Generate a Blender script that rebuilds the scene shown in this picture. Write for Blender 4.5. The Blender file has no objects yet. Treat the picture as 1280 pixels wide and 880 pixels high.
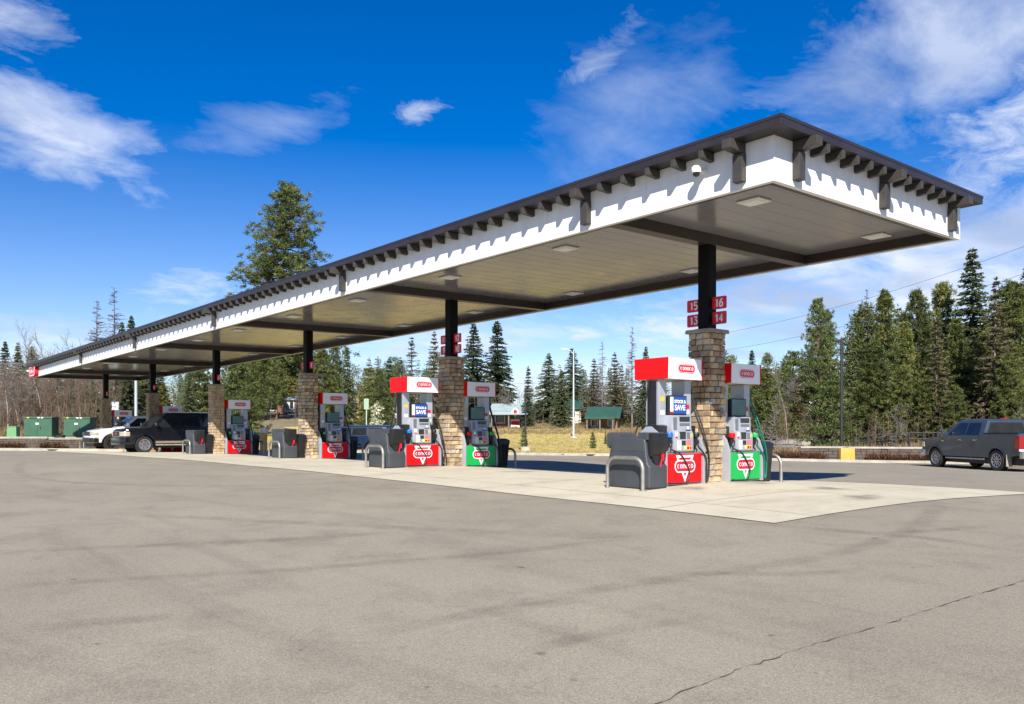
import bpy, bmesh, math, random
import numpy as np
from mathutils import Vector, Matrix
R = math.radians
random.seed(7)
scene = bpy.context.scene
col = scene.collection

# ---------------------------------------------------------------- camera, sky, sun, exposure
F_PX, HOR, YAW = 1057.6, 538.6, 49.863
CAM = Vector((10.317, -13.753, 0.988))
cam_d = bpy.data.cameras.new('camera'); cam = bpy.data.objects.new('camera', cam_d); col.objects.link(cam)
cam.location = CAM; cam.rotation_euler = (R(90), 0, R(YAW))
cam_d.sensor_width = 36; cam_d.lens = F_PX / 1280 * 36
cam_d.shift_y = (HOR - 440) / 1280
cam_d.clip_start = 0.1; cam_d.clip_end = 9000
scene.camera = cam
RT = Vector((math.cos(R(YAW)), math.sin(R(YAW)), 0)); FW = Vector((-math.sin(R(YAW)), math.cos(R(YAW)), 0))

SUN_DIR = Vector((0.90, -0.83, 1.0)).normalized()          # towards the sun
sun_el = math.asin(SUN_DIR.z)
w = bpy.data.worlds.new('World'); scene.world = w; w.use_nodes = True
nt = w.node_tree; nt.nodes.clear()
def N(tree, t, **k):
    n = tree.nodes.new(t)
    for a, b in k.items(): setattr(n, a, b)
    return n
def mathn(tree, op, a, b=None, clamp=False):
    n = N(tree, 'ShaderNodeMath', operation=op); n.use_clamp = clamp
    for i, v in enumerate((a, b)):
        if v is None: continue
        if isinstance(v, (int, float)): n.inputs[i].default_value = v
        else: tree.links.new(v, n.inputs[i])
    return n.outputs[0]
L = nt.links
out = N(nt, 'ShaderNodeOutputWorld'); bg = N(nt, 'ShaderNodeBackground'); bg.inputs[1].default_value = 0.075
L.new(bg.outputs[0], out.inputs[0])
sky = N(nt, 'ShaderNodeTexSky', sky_type='NISHITA'); sky.sun_disc = False
sky.sun_elevation = sun_el; sky.sun_rotation = math.atan2(SUN_DIR.x, SUN_DIR.y)
sky.air_density = 1.0; sky.dust_density = 0.35; sky.ozone_density = 4.0; sky.altitude = 900
hs = N(nt, 'ShaderNodeHueSaturation'); hs.inputs['Saturation'].default_value = 1.5; hs.inputs['Value'].default_value = 1.0; hs.inputs['Hue'].default_value = 0.513
L.new(sky.outputs[0], hs.inputs['Color'])
tc = N(nt, 'ShaderNodeTexCoord'); dirv = tc.outputs['Generated']
def pdir(px, py):
    return (RT * ((px - 640) / F_PX) + FW + Vector((0, 0, (HOR - py) / F_PX))).normalized()
def vdot(v):
    n = N(nt, 'ShaderNodeVectorMath', operation='DOT_PRODUCT'); L.new(dirv, n.inputs[0]); n.inputs[1].default_value = v
    return n.outputs['Value']
# cloud texture: noise on the flat layer a cloud deck makes (direction divided by its height)
sep = N(nt, 'ShaderNodeSeparateXYZ'); L.new(dirv, sep.inputs[0])
satr = N(nt, 'ShaderNodeMapRange'); L.new(sep.outputs['Z'], satr.inputs[0]); satr.inputs[1].default_value = 0.0; satr.inputs[2].default_value = 0.35; satr.inputs[3].default_value = 1.0; satr.inputs[4].default_value = 1.46; L.new(satr.outputs[0], hs.inputs['Saturation'])
zz = mathn(nt, 'ADD', mathn(nt, 'MAXIMUM', sep.outputs['Z'], 0.0), 0.16)
comb = N(nt, 'ShaderNodeCombineXYZ')
L.new(mathn(nt, 'DIVIDE', sep.outputs['X'], zz), comb.inputs[0]); L.new(mathn(nt, 'DIVIDE', sep.outputs['Y'], zz), comb.inputs[1])
def cnoise(scale, detail, rough, dist, sx, sy, rot, off):
    m = N(nt, 'ShaderNodeMapping'); L.new(comb.outputs[0], m.inputs[0])
    m.inputs['Scale'].default_value = (sx, sy, 1); m.inputs['Rotation'].default_value = (0, 0, rot); m.inputs['Location'].default_value = off
    n = N(nt, 'ShaderNodeTexNoise'); L.new(m.outputs[0], n.inputs['Vector'])
    n.inputs['Scale'].default_value = scale; n.inputs['Detail'].default_value = detail; n.inputs['Roughness'].default_value = rough
    n.inputs['Distortion'].default_value = dist
    return n.outputs['Fac']
def ramp01(v, a, b):
    n = N(nt, 'ShaderNodeMapRange', interpolation_type='SMOOTHSTEP'); L.new(v, n.inputs[0])
    n.inputs[1].default_value = a; n.inputs[2].default_value = b
    return n.outputs[0]
wisp = cnoise(4.4, 7, 0.63, 0.35, 1.0, 0.72, R(20), (3.1, 1.7, 0))
puff = cnoise(8.5, 8, 0.67, 0.45, 1, 0.8, 0.3, (0.4, 5.3, 0))
patches = [  # centre pixel, half-width, half-height (px), tilt, strength, texture, cover
    (40, 160, 300, 100, 8, 0.82, wisp, .50), (60, 150, 200, 60, 8, 0.6, wisp, .66), (330, 160, 210, 50, -16, 0.33, wisp, .48), (20, 30, 120, 60, 0, 0.65, puff, .48),
    (512, 145, 55, 34, -14, 0.9, puff, .50), (745, 75, 130, 40, -38, 0.62, puff, .48), (800, 140, 240, 150, -20, 0.27, wisp, .48),
    (1180, 50, 380, 170, -14, 0.62, wisp, .55), (1275, 160, 170, 120, -30, 0.8, puff, .52), (1120, 350, 480, 150, -8, 0.92, wisp, .58), (1250, 300, 280, 80, -14, 0.75, wisp, .66),
    (235, 360, 110, 40, -10, 0.6, puff, .48), (80, 425, 280, 60, 0, 0.70, wisp, .52), (560, 430, 280, 55, -6, 0.75, wisp, .54),
    (730, 416, 52, 16, 3, 0.95, puff, .52), (850, 412, 140, 36, 0, 0.85, puff, .54), (640, 485, 1000, 60, 0, 0.75, wisp, .56)]
total = None
for (px, py, hw, hh, tilt, st, tex, cov) in patches:
    c = pdir(px, py); u = RT.cross(Vector((0, 0, 1)).cross(c)) ; u = (Vector((0, 0, 1)).cross(c)).normalized() * -1; v = u.cross(c).normalized()
    a = R(tilt); u2 = u * math.cos(a) - v * math.sin(a); v2 = u * math.sin(a) + v * math.cos(a)
    k = c.dot(FW)
    su, sv = hw / F_PX * k, hh / F_PX * k
    du = mathn(nt, 'SUBTRACT', vdot(u2), u2.dot(c)); dv = mathn(nt, 'SUBTRACT', vdot(v2), v2.dot(c))
    du = mathn(nt, 'DIVIDE', du, su); dv = mathn(nt, 'DIVIDE', dv, sv)
    r2 = mathn(nt, 'ADD', mathn(nt, 'MULTIPLY', du, du), mathn(nt, 'MULTIPLY', dv, dv))
    g = mathn(nt, 'POWER', 2.718, mathn(nt, 'MULTIPLY', r2, -1.6))
    front = mathn(nt, 'GREATER_THAN', vdot(c), 0.0)
    # the patch lowers the threshold, so the outline follows the noise
    th = mathn(nt, 'SUBTRACT', 0.78, mathn(nt, 'MULTIPLY', g, cov))
    e = mathn(nt, 'DIVIDE', mathn(nt, 'SUBTRACT', tex, th), 0.37, clamp=True)
    e = mathn(nt, 'MULTIPLY', mathn(nt, 'MULTIPLY', e, st), front)
    total = e if total is None else mathn(nt, 'MAXIMUM', total, e)
# the rest of the sky carries the same scattered clouds, away from the ones placed above
behind = ramp01(vdot(FW), 0.62, 0.30)
gen = mathn(nt, 'MULTIPLY', mathn(nt, 'MULTIPLY', ramp01(cnoise(1.1, 5, 0.6, 0.5, 1, 0.6, 0.5, (7, 2, 0)), 0.5, 0.8), 0.8), behind)
total = mathn(nt, 'MAXIMUM', total, gen)
mixc = N(nt, 'ShaderNodeMix', data_type='RGBA'); L.new(total, mixc.inputs['Factor'])
L.new(hs.outputs[0], mixc.inputs['A'])
grey = ramp01(cnoise(1.7, 3, 0.5, 0.2, 1, 0.8, 0.9, (2.2, 0.3, 0)), 0.42, 0.62)
cc = N(nt, 'ShaderNodeMix', data_type='RGBA'); L.new(grey, cc.inputs['Factor'])
cc.inputs['A'].default_value = (6.2, 6.7, 7.7, 1); cc.inputs['B'].default_value = (3.6, 4.2, 5.6, 1)
L.new(cc.outputs['Result'], mixc.inputs['B']); L.new(mixc.outputs['Result'], bg.inputs[0])

sun_d = bpy.data.lights.new('sun', 'SUN'); sun = bpy.data.objects.new('sun', sun_d); col.objects.link(sun)
sun_d.energy = 4.4; sun_d.angle = R(0.53); sun_d.color = (1.0, 0.95, 0.87)
sun.rotation_euler = SUN_DIR.to_track_quat('Z', 'Y').to_euler(); sun.location = (20, -20, 40)
vs = scene.view_settings; vs.view_transform = 'Standard'; vs.look = 'None'; vs.exposure = 0.95; vs.gamma = 1; vs.use_curve_mapping = False
scene.render.resolution_x = 1024; scene.render.resolution_y = 704
scene.render.engine = 'CYCLES'
scene.cycles.max_bounces = 6; scene.cycles.diffuse_bounces = 3; scene.cycles.transparent_max_bounces = 8
scene.cycles.sample_clamp_indirect = 6

# ---------------------------------------------------------------- helpers
def tag(o, label=None, cat=None, group=None, kind=None):
    if label: o['label'] = label
    if cat: o['category'] = cat
    if group: o['group'] = group
    if kind: o['kind'] = kind
    return o
def thing(name, label, cat, loc=(0, 0, 0), rz=0.0, group=None):
    o = bpy.data.objects.new(name, None); col.objects.link(o); o.empty_display_size = 0.2
    o.location = loc; o.rotation_euler = (0, 0, rz)
    return tag(o, label, cat, group)
def link(name, me, parent=None):
    o = bpy.data.objects.new(name, me); col.objects.link(o); o.parent = parent
    return o
def copy_tree(o, parent=None, kids=None):
    c = o.copy(); col.objects.link(c); c.parent = parent
    for ch in list(o.children): copy_tree(ch, c)
    return c
class MB:
    def __init__(s): s.v = []; s.f = []; s.mi = []
    def add(s, vs, fs, m=0):
        b = len(s.v); s.v += [tuple(p) for p in vs]; s.f += [tuple(i + b for i in f) for f in fs]; s.mi += [m] * len(fs); return s
    def box(s, c, d, rz=0.0, m=0):
        x, y, z = (q / 2 for q in d); P = []
        for a, b_, e in ((-1, -1, -1), (1, -1, -1), (1, 1, -1), (-1, 1, -1), (-1, -1, 1), (1, -1, 1), (1, 1, 1), (-1, 1, 1)):
            p = Vector((a * x, b_ * y, e * z))
            if rz: p = Matrix.Rotation(rz, 3, 'Z') @ p
            P.append((p.x + c[0], p.y + c[1], p.z + c[2]))
        return s.hexa(P, m)
    def bb(s, x0, x1, y0, y1, z0, z1, m=0): return s.box(((x0 + x1) / 2, (y0 + y1) / 2, (z0 + z1) / 2), (abs(x1 - x0), abs(y1 - y0), abs(z1 - z0)), 0, m)
    def hexa(s, P, m=0): return s.add(P, [(3, 2, 1, 0), (4, 5, 6, 7), (0, 1, 5, 4), (1, 2, 6, 5), (2, 3, 7, 6), (3, 0, 4, 7)], m)
    def tube(s, path, r, n=6, cap=True, m=0):
        path = [Vector(p) for p in path]; rs = r if isinstance(r, (list, tuple)) else [r] * len(path)
        rings = []; up = None
        for i, p in enumerate(path):
            t = (path[min(i + 1, len(path) - 1)] - path[max(i - 1, 0)])
            t = t.normalized() if t.length > 1e-9 else Vector((0, 0, 1))
            if up is None:
                a = Vector((0, 0, 1)) if abs(t.z) < 0.9 else Vector((1, 0, 0)); up = t.cross(a).normalized()
            up = (up - t * up.dot(t)); up = up.normalized() if up.length > 1e-6 else t.orthogonal().normalized()
            bi = t.cross(up)
            rings.append([p + (up * math.cos(2 * math.pi * k / n) + bi * math.sin(2 * math.pi * k / n)) * rs[i] for k in range(n)])
        return s.loft(rings, cap, m)
    def loft(s, rings, cap=True, m=0):
        n = len(rings[0]); V = [p for r_ in rings for p in r_]; Fc = []
        for i in range(len(rings) - 1):
            for k in range(n): Fc.append((i * n + k, i * n + (k + 1) % n, (i + 1) * n + (k + 1) % n, (i + 1) * n + k))
        if cap: Fc.append(tuple(range(n))[::-1]); Fc.append(tuple((len(rings) - 1) * n + k for k in range(n)))
        return s.add(V, Fc, m)
    def prism(s, poly, fn, a, b, m=0):      # poly: 2D outline; fn(u, v, t) -> 3D
        n = len(poly); V = [fn(u, v, a) for u, v in poly] + [fn(u, v, b) for u, v in poly]
        Fc = [tuple(range(n))[::-1], tuple(range(n, 2 * n))] + [(k, (k + 1) % n, n + (k + 1) % n, n + k) for k in range(n)]
        return s.add(V, Fc, m)
    def quad(s, a, b, c, d, m=0): return s.add([a, b, c, d], [(0, 1, 2, 3)], m)
    def lathe(s, prof, fn, n=20, m=0):      # prof: (r, t); fn(cos*r, sin*r, t)
        V = []; k = len(prof); Fc = []
        for j in range(n):
            a = 2 * math.pi * j / n
            V += [fn(math.cos(a) * r_, math.sin(a) * r_, t) for r_, t in prof]
        for j in range(n):
            for i in range(k - 1): Fc.append((j * k + i, j * k + i + 1, ((j + 1) % n) * k + i + 1, ((j + 1) % n) * k + i))
        return s.add(V, Fc, m)
    def mesh(s, name, mats, bevel=0.0, smooth=None, seg=2, limit=R(40)):
        me = bpy.data.meshes.new(name); me.from_pydata(s.v, [], s.f)
        mats = mats if isinstance(mats, (list, tuple)) else [mats]
        for m_ in mats: me.materials.append(m_)
        if len(mats) > 1: me.polygons.foreach_set('material_index', s.mi)
        bm = bmesh.new(); bm.from_mesh(me)
        bmesh.ops.recalc_face_normals(bm, faces=bm.faces)
        if bevel:
            ed = [e for e in bm.edges if len(e.link_faces) == 2 and e.calc_face_angle(0) > limit]
            bmesh.ops.bevel(bm, geom=ed, offset=bevel, segments=seg, affect='EDGES', profile=0.6, clamp_overlap=True)
        bm.to_mesh(me); bm.free()
        if smooth is not None:
            me.polygons.foreach_set('use_smooth', [True] * len(me.polygons)); me.set_sharp_from_angle(angle=R(smooth))
        me.update(); return me
    def build(s, name, mats, parent=None, **k): return link(name, s.mesh(name, mats, **k), parent)
def npmesh(name, V, Fq, mats, tint=None, mi=None, smooth=False):
    """V (n,3), Fq (m,k) int array of equal-size faces; tint one float per face"""
    me = bpy.data.meshes.new(name); k = Fq.shape[1]
    me.vertices.add(len(V)); me.vertices.foreach_set('co', np.ascontiguousarray(V, dtype=np.float32).ravel())
    me.loops.add(Fq.size); me.loops.foreach_set('vertex_index', np.ascontiguousarray(Fq, dtype=np.int32).ravel())
    me.polygons.add(len(Fq)); me.polygons.foreach_set('loop_start', np.arange(0, Fq.size, k, dtype=np.int32))
    me.update(calc_edges=True)
    for m_ in (mats if isinstance(mats, (list, tuple)) else [mats]): me.materials.append(m_)
    if mi is not None: me.polygons.foreach_set('material_index', np.asarray(mi, dtype=np.int32))
    if tint is not None:
        a = me.attributes.new('tint', 'FLOAT', 'FACE'); a.data.foreach_set('value', np.asarray(tint, dtype=np.float32))
    if smooth: me.polygons.foreach_set('use_smooth', [True] * len(Fq))
    me.update(); return me
def text_mesh(txt, size, mat, name, spacing=1.0, extrude=0.002, bold=0.0):
    cu = bpy.data.curves.new(name, 'FONT'); cu.body = txt; cu.size = size; cu.align_x = 'CENTER'; cu.align_y = 'CENTER'; cu.extrude = extrude
    cu.space_character = spacing; cu.offset = bold; cu.resolution_u = 3
    o = bpy.data.objects.new(name, cu); col.objects.link(o)
    dg = bpy.context.evaluated_depsgraph_get(); me = bpy.data.meshes.new_from_object(o.evaluated_get(dg))
    bpy.data.objects.remove(o); bpy.data.curves.remove(cu)
    me.materials.clear(); me.materials.append(mat); me.name = name
    return me

# ---------------------------------------------------------------- materials
MATS = {}
def pmat(name, rgb, rough=0.6, metal=0.0, spec=0.5, var=0.0, vscale=3.0, bump=0.0, bscale=40.0, coat=0.0, rgb2=None, lo=0.35, hi=0.65, detail=6.0, trans=None, objrand=0.0, rvar=0.0, stretch=None):
    m = bpy.data.materials.new(name); m.use_nodes = True; t = m.node_tree; b = t.nodes['Principled BSDF']
    b.inputs['Base Color'].default_value = (*rgb, 1); b.inputs['Roughness'].default_value = rough; b.inputs['Metallic'].default_value = metal
    b.inputs['Specular IOR Level'].default_value = spec
    if coat: b.inputs['Coat Weight'].default_value = coat; b.inputs['Coat Roughness'].default_value = 0.06
    co = N(t, 'ShaderNodeTexCoord').outputs['Object']
    if stretch:
        mp = N(t, 'ShaderNodeMapping'); t.links.new(co, mp.inputs[0]); mp.inputs['Scale'].default_value = stretch; co = mp.outputs[0]
    if var or rgb2:
        n = N(t, 'ShaderNodeTexNoise'); t.links.new(co, n.inputs['Vector'])
        n.inputs['Scale'].default_value = vscale; n.inputs['Detail'].default_value = detail; n.inputs['Roughness'].default_value = 0.62
        mr = N(t, 'ShaderNodeMapRange'); t.links.new(n.outputs['Fac'], mr.inputs[0]); mr.inputs[1].default_value = lo; mr.inputs[2].default_value = hi
        mx = N(t, 'ShaderNodeMix', data_type='RGBA'); t.links.new(mr.outputs[0], mx.inputs['Factor'])
        if rgb2: mx.inputs['A'].default_value = (*rgb, 1); mx.inputs['B'].default_value = (*rgb2, 1)
        else:
            mx.inputs['A'].default_value = (*[c * (1 - var) for c in rgb], 1); mx.inputs['B'].default_value = (*[min(1, c * (1 + var)) for c in rgb], 1)
        cur = mx.outputs['Result']
        if rvar:
            mr2 = N(t, 'ShaderNodeMapRange'); t.links.new(n.outputs['Fac'], mr2.inputs[0]); mr2.inputs[1].default_value = 0.3; mr2.inputs[2].default_value = 0.7
            mr2.inputs[3].default_value = max(0.02, rough - rvar); mr2.inputs[4].default_value = rough + rvar; t.links.new(mr2.outputs[0], b.inputs['Roughness'])
    else:
        rg = N(t, 'ShaderNodeRGB'); rg.outputs[0].default_value = (*rgb, 1); cur = rg.outputs[0]
    if objrand:
        oi = N(t, 'ShaderNodeObjectInfo'); mr = N(t, 'ShaderNodeMapRange'); t.links.new(oi.outputs['Random'], mr.inputs[0])
        mr.inputs[3].default_value = 1 - objrand; mr.inputs[4].default_value = 1 + objrand
        hv = N(t, 'ShaderNodeHueSaturation'); t.links.new(cur, hv.inputs['Color']); t.links.new(mr.outputs[0], hv.inputs['Value']); cur = hv.outputs[0]
    t.links.new(cur, b.inputs['Base Color'])
    if bump:
        n2 = N(t, 'ShaderNodeTexNoise'); t.links.new(co, n2.inputs['Vector']); n2.inputs['Scale'].default_value = bscale; n2.inputs['Detail'].default_value = 5
        bp = N(t, 'ShaderNodeBump'); bp.inputs['Strength'].default_value = 1.0; bp.inputs['Distance'].default_value = bump
        t.links.new(n2.outputs['Fac'], bp.inputs['Height']); t.links.new(bp.outputs[0], b.inputs['Normal'])
    MATS[name] = m; return m
def foliage(name, a, b_, c=None, objv=0.25, rough=0.6, transl=0.25):
    m = bpy.data.materials.new(name); m.use_nodes = True; t = m.node_tree; b = t.nodes['Principled BSDF']
    at_ = N(t, 'ShaderNodeAttribute', attribute_name='tint'); rp = N(t, 'ShaderNodeValToRGB'); t.links.new(at_.outputs['Fac'], rp.inputs[0])
    rp.color_ramp.elements[0].color = (*a, 1); rp.color_ramp.elements[1].color = (*(c or b_), 1)
    if c: e = rp.color_ramp.elements.new(0.55); e.color = (*b_, 1)
    oi = N(t, 'ShaderNodeObjectInfo'); hv = N(t, 'ShaderNodeHueSaturation'); t.links.new(rp.outputs[0], hv.inputs['Color'])
    mr = N(t, 'ShaderNodeMapRange'); t.links.new(oi.outputs['Random'], mr.inputs[0]); mr.inputs[3].default_value = 1 - objv; mr.inputs[4].default_value = 1 + objv
    t.links.new(mr.outputs[0], hv.inputs['Value'])
    mh = N(t, 'ShaderNodeMapRange'); t.links.new(oi.outputs['Random'], mh.inputs[0]); mh.inputs[3].default_value = 0.515; mh.inputs[4].default_value = 0.485
    t.links.new(mh.outputs[0], hv.inputs['Hue'])
    t.links.new(hv.outputs[0], b.inputs['Base Color']); b.inputs['Roughness'].default_value = rough; b.inputs['Specular IOR Level'].default_value = 0.25
    if transl:
        tr = N(t, 'ShaderNodeBsdfTranslucent'); t.links.new(hv.outputs[0], tr.inputs[0]); ms = N(t, 'ShaderNodeMixShader'); ms.inputs[0].default_value = transl
        t.links.new(b.outputs[0], ms.inputs[1]); t.links.new(tr.outputs[0], ms.inputs[2]); t.links.new(ms.outputs[0], t.nodes['Material Output'].inputs['Surface'])
    MATS[name] = m; return m
def ground_mat(name, c1, c2, c3, grain, gs, bump, big=0.25, spots=None, rough=0.9, streak=None):
    """weathered surface: broad patches, mid stains, fine aggregate"""
    m = bpy.data.materials.new(name); m.use_nodes = True; t = m.node_tree; b = t.nodes['Principled BSDF']; b.inputs['Roughness'].default_value = rough
    b.inputs['Specular IOR Level'].default_value = 0.3
    co = N(t, 'ShaderNodeTexCoord').outputs['Object']
    def noise(sc, de, ro=0.6, src=co, dist=0.0):
        n = N(t, 'ShaderNodeTexNoise'); t.links.new(src, n.inputs['Vector']); n.inputs['Scale'].default_value = sc; n.inputs['Detail'].default_value = de; n.inputs['Roughness'].default_value = ro; n.inputs['Distortion'].default_value = dist
        return n.outputs['Fac']
    def rng(v, a, e, c=0.0, d=1.0):
        n = N(t, 'ShaderNodeMapRange'); t.links.new(v, n.inputs[0]); n.inputs[1].default_value = a; n.inputs[2].default_value = e; n.inputs[3].default_value = c; n.inputs[4].default_value = d
        return n.outputs[0]
    def mix(fac, A, B, bt='MIX'):
        n = N(t, 'ShaderNodeMix', data_type='RGBA', blend_type=bt); t.links.new(fac, n.inputs['Factor']) if not isinstance(fac, float) else setattr(n.inputs['Factor'], 'default_value', fac)
        for s_, v in (('A', A), ('B', B)):
            if isinstance(v, tuple): n.inputs[s_].default_value = (*v, 1)
            else: t.links.new(v, n.inputs[s_])
        return n.outputs['Result']
    cur = mix(rng(noise(big, 5), 0.35, 0.65), c1, c2)
    cur = mix(rng(noise(1.3, 6, 0.7, dist=0.4), 0.5, 0.78), cur, c3)
    if streak:
        mp = N(t, 'ShaderNodeMapping'); t.links.new(co, mp.inputs[0]); mp.inputs['Scale'].default_value = streak; mp.inputs['Rotation'].default_value = (0, 0, 0.25)
        cur = mix(rng(noise(1.0, 4, 0.6, mp.outputs[0], 1.2), 0.56, 0.72, 0, 0.55), cur, c3)
    gN = noise(gs, 2, 0.8); vo = N(t, 'ShaderNodeTexVoronoi'); t.links.new(co, vo.inputs['Vector']); vo.inputs['Scale'].default_value = gs * 0.9
    hv = N(t, 'ShaderNodeHueSaturation'); t.links.new(cur, hv.inputs['Color'])
    sp = N(t, 'ShaderNodeSeparateColor'); t.links.new(vo.outputs['Color'], sp.inputs[0])
    g1 = rng(gN, 0.25, 0.75, 1 - grain, 1 + grain); g2 = rng(sp.outputs[0], 0, 1, 1 - grain * 0.9, 1 + grain * 0.9)
    t.links.new(mathn(t, 'MULTIPLY', g1, g2), hv.inputs['Value']); cur = hv.outputs[0]
    t.links.new(cur, b.inputs['Base Color'])
    if bump:
        bp = N(t, 'ShaderNodeBump'); bp.inputs['Distance'].default_value = bump; bp.inputs['Strength'].default_value = 0.8
        t.links.new(mathn(t, 'ADD', gN, mathn(t, 'MULTIPLY', vo.outputs['Distance'], 0.5)), bp.inputs['Height']); t.links.new(bp.outputs[0], b.inputs['Normal'])
    MATS[name] = m; return m
ground_mat('asphalt', (0.272, 0.240, 0.182), (0.222, 0.196, 0.149), (0.182, 0.160, 0.122), 0.25, 120.0, 0.003, 0.16, streak=(0.12, 1.1, 1))
ground_mat('pad_concrete', (0.50, 0.455, 0.345), (0.45, 0.405, 0.305), (0.35, 0.31, 0.225), 0.07, 60.0, 0.001, 0.35, streak=(0.5, 0.2, 1))
ground_mat('road_asphalt', (0.19, 0.18, 0.165), (0.165, 0.155, 0.145), (0.13, 0.12, 0.11), 0.2, 40.0, 0.003)
ground_mat('dry_lawn', (0.52, 0.39, 0.13), (0.43, 0.34, 0.11), (0.30, 0.27, 0.09), 0.28, 9.0, 0.03, 0.12)
ground_mat('dirt', (0.24, 0.19, 0.12), (0.17, 0.14, 0.085), (0.13, 0.12, 0.06), 0.25, 12.0, 0.03, 0.1)
pmat('kerb', (0.37, 0.34, 0.28), 0.9, var=0.18, vscale=2.0, bump=0.003, bscale=60)
pmat('white_panel', (0.77, 0.77, 0.75), 0.45, var=0.055, vscale=1.0, stretch=(5, 5, .5))
pmat('roof_metal', (0.026, 0.020, 0.022), 0.45, var=0.2, vscale=2.0)
pmat('rafter_paint', (0.048, 0.042, 0.036), 0.5, var=0.15, vscale=5.0, bump=0.001, bscale=50)
pmat('soffit', (0.205, 0.196, 0.208), 0.20, spec=0.6, var=0.06, vscale=1.5, rvar=0.05)
pmat('beam_brown', (0.038, 0.030, 0.026), 0.35, var=0.1, vscale=2.0)
pmat('post_black', (0.005, 0.005, 0.006), 0.5, spec=0.12, var=0.2, vscale=3.0)
pmat('lens', (0.70, 0.70, 0.66), 0.35)
pmat('stone', (0.235, 0.155, 0.09), 0.85, rgb2=(0.48, 0.365, 0.22), vscale=4.0, bump=0.010, bscale=22, objrand=0.38)
pmat('stone_brown', (0.17, 0.105, 0.062), 0.88, rgb2=(0.36, 0.25, 0.15), vscale=5.0, bump=0.012, bscale=20, objrand=0.35)
pmat('stone_grey', (0.20, 0.17, 0.135), 0.88, rgb2=(0.42, 0.36, 0.28), vscale=5.0, bump=0.012, bscale=20, objrand=0.35)
pmat('mortar', (0.20, 0.17, 0.13), 0.95, var=0.2, vscale=8.0)
pmat('cap_stone', (0.30, 0.25, 0.19), 0.85, var=0.2, vscale=6, bump=0.004, bscale=30)
pmat('red', (0.72, 0.004, 0.006), 0.5, spec=0.25, var=0.04, vscale=4)
pmat('red_sign', (0.62, 0.008, 0.030), 0.35, var=0.05, vscale=4)
pmat('green', (0.004, 0.36, 0.065), 0.35, var=0.05, vscale=4)
pmat('white_print', (0.80, 0.80, 0.80), 0.4, var=0.02)
pmat('silver', (0.40, 0.42, 0.45), 0.38, metal=0.35, var=0.06, vscale=3)
pmat('silver_dark', (0.17, 0.18, 0.20), 0.45, metal=0.3, var=0.08, vscale=3)
pmat('black_plastic', (0.012, 0.012, 0.013), 0.45, var=0.3, vscale=6)
pmat('rubber', (0.015, 0.015, 0.016), 0.55, var=0.2, vscale=8)
pmat('hose_green', (0.006, 0.13, 0.085), 0.4, var=0.1)
pmat('nozzle_blue', (0.01, 0.12, 0.55), 0.4, var=0.05)
pmat('yellow_print', (0.62, 0.45, 0.03), 0.5, var=0.05)
pmat('pink_print', (0.75, 0.16, 0.22), 0.5, var=0.05)
pmat('cream_print', (0.70, 0.63, 0.50), 0.5, var=0.05)
pmat('screen_blue', (0.012, 0.06, 0.30), 0.25, var=0.1, vscale=8)
pmat('screen_dark', (0.03, 0.09, 0.10), 0.12, rgb2=(0.02, 0.16, 0.17), vscale=6)
pmat('lcd', (0.02, 0.022, 0.024), 0.15, var=0.2)
pmat('bin_grey', (0.047, 0.052, 0.058), 0.5, var=0.10, vscale=3, bump=0.0015, bscale=90)
pmat('galvanised', (0.36, 0.34, 0.30), 0.48, metal=0.75, var=0.12, vscale=7)
pmat('transformer_green', (0.035, 0.105, 0.060), 0.5, var=0.12, vscale=2)
pmat('pedestal_green', (0.13, 0.30, 0.13), 0.55, var=0.08, vscale=3)
pmat('wall_stone', (0.085, 0.07, 0.058), 0.9, rgb2=(0.15, 0.115, 0.09), vscale=3.2, bump=0.01, bscale=14, objrand=0.35)
pmat('wall_mortar', (0.05, 0.045, 0.04), 0.95, var=0.2)
pmat('rust_shrub', (0.20, 0.085, 0.03), 0.85, var=0.35, vscale=4)
pmat('yellow_paint', (0.55, 0.32, 0.03), 0.65, rgb2=(0.44, 0.29, 0.08), vscale=5, bump=0.003, bscale=30)
pmat('bark', (0.095, 0.072, 0.055), 0.9, var=0.3, vscale=2.5, stretch=(1, 1, 0.2))
pmat('bark_red', (0.19, 0.115, 0.07), 0.9, var=0.3, vscale=2.5, stretch=(1, 1, 0.2))
pmat('bark_grey', (0.20, 0.17, 0.15), 0.9, var=0.25, vscale=2.0, objrand=0.2)
pmat('bark_pale', (0.40, 0.34, 0.26), 0.85, var=0.25, vscale=2.0, objrand=0.2)
pmat('bark_dead', (0.145, 0.115, 0.115), 0.9, var=0.25, vscale=2.0, objrand=0.2)
pmat('twig_brown', (0.18, 0.125, 0.085), 0.9, var=0.3, vscale=1.0, objrand=0.3)
foliage('spruce', (0.052, 0.078, 0.036), (0.092, 0.122, 0.054), (0.155, 0.178, 0.076), objv=0.32)
foliage('pine', (0.062, 0.092, 0.030), (0.110, 0.148, 0.045), (0.18, 0.205, 0.062))
foliage('fir', (0.058, 0.080, 0.025), (0.125, 0.150, 0.042), (0.235, 0.232, 0.062), objv=0.38)
foliage('brown_needle', (0.085, 0.076, 0.036), (0.135, 0.108, 0.050), (0.19, 0.155, 0.07))
foliage('grey_needle', (0.095, 0.10, 0.066), (0.145, 0.15, 0.095), (0.20, 0.20, 0.13))
foliage('cedar', (0.115, 0.125, 0.028), (0.19, 0.195, 0.042), (0.26, 0.25, 0.06))
foliage('dry_brush', (0.16, 0.12, 0.07), (0.27, 0.20, 0.105), (0.40, 0.30, 0.15), objv=0.1)
foliage('blossom', (0.25, 0.28, 0.15), (0.42, 0.44, 0.30), (0.55, 0.55, 0.42))
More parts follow.
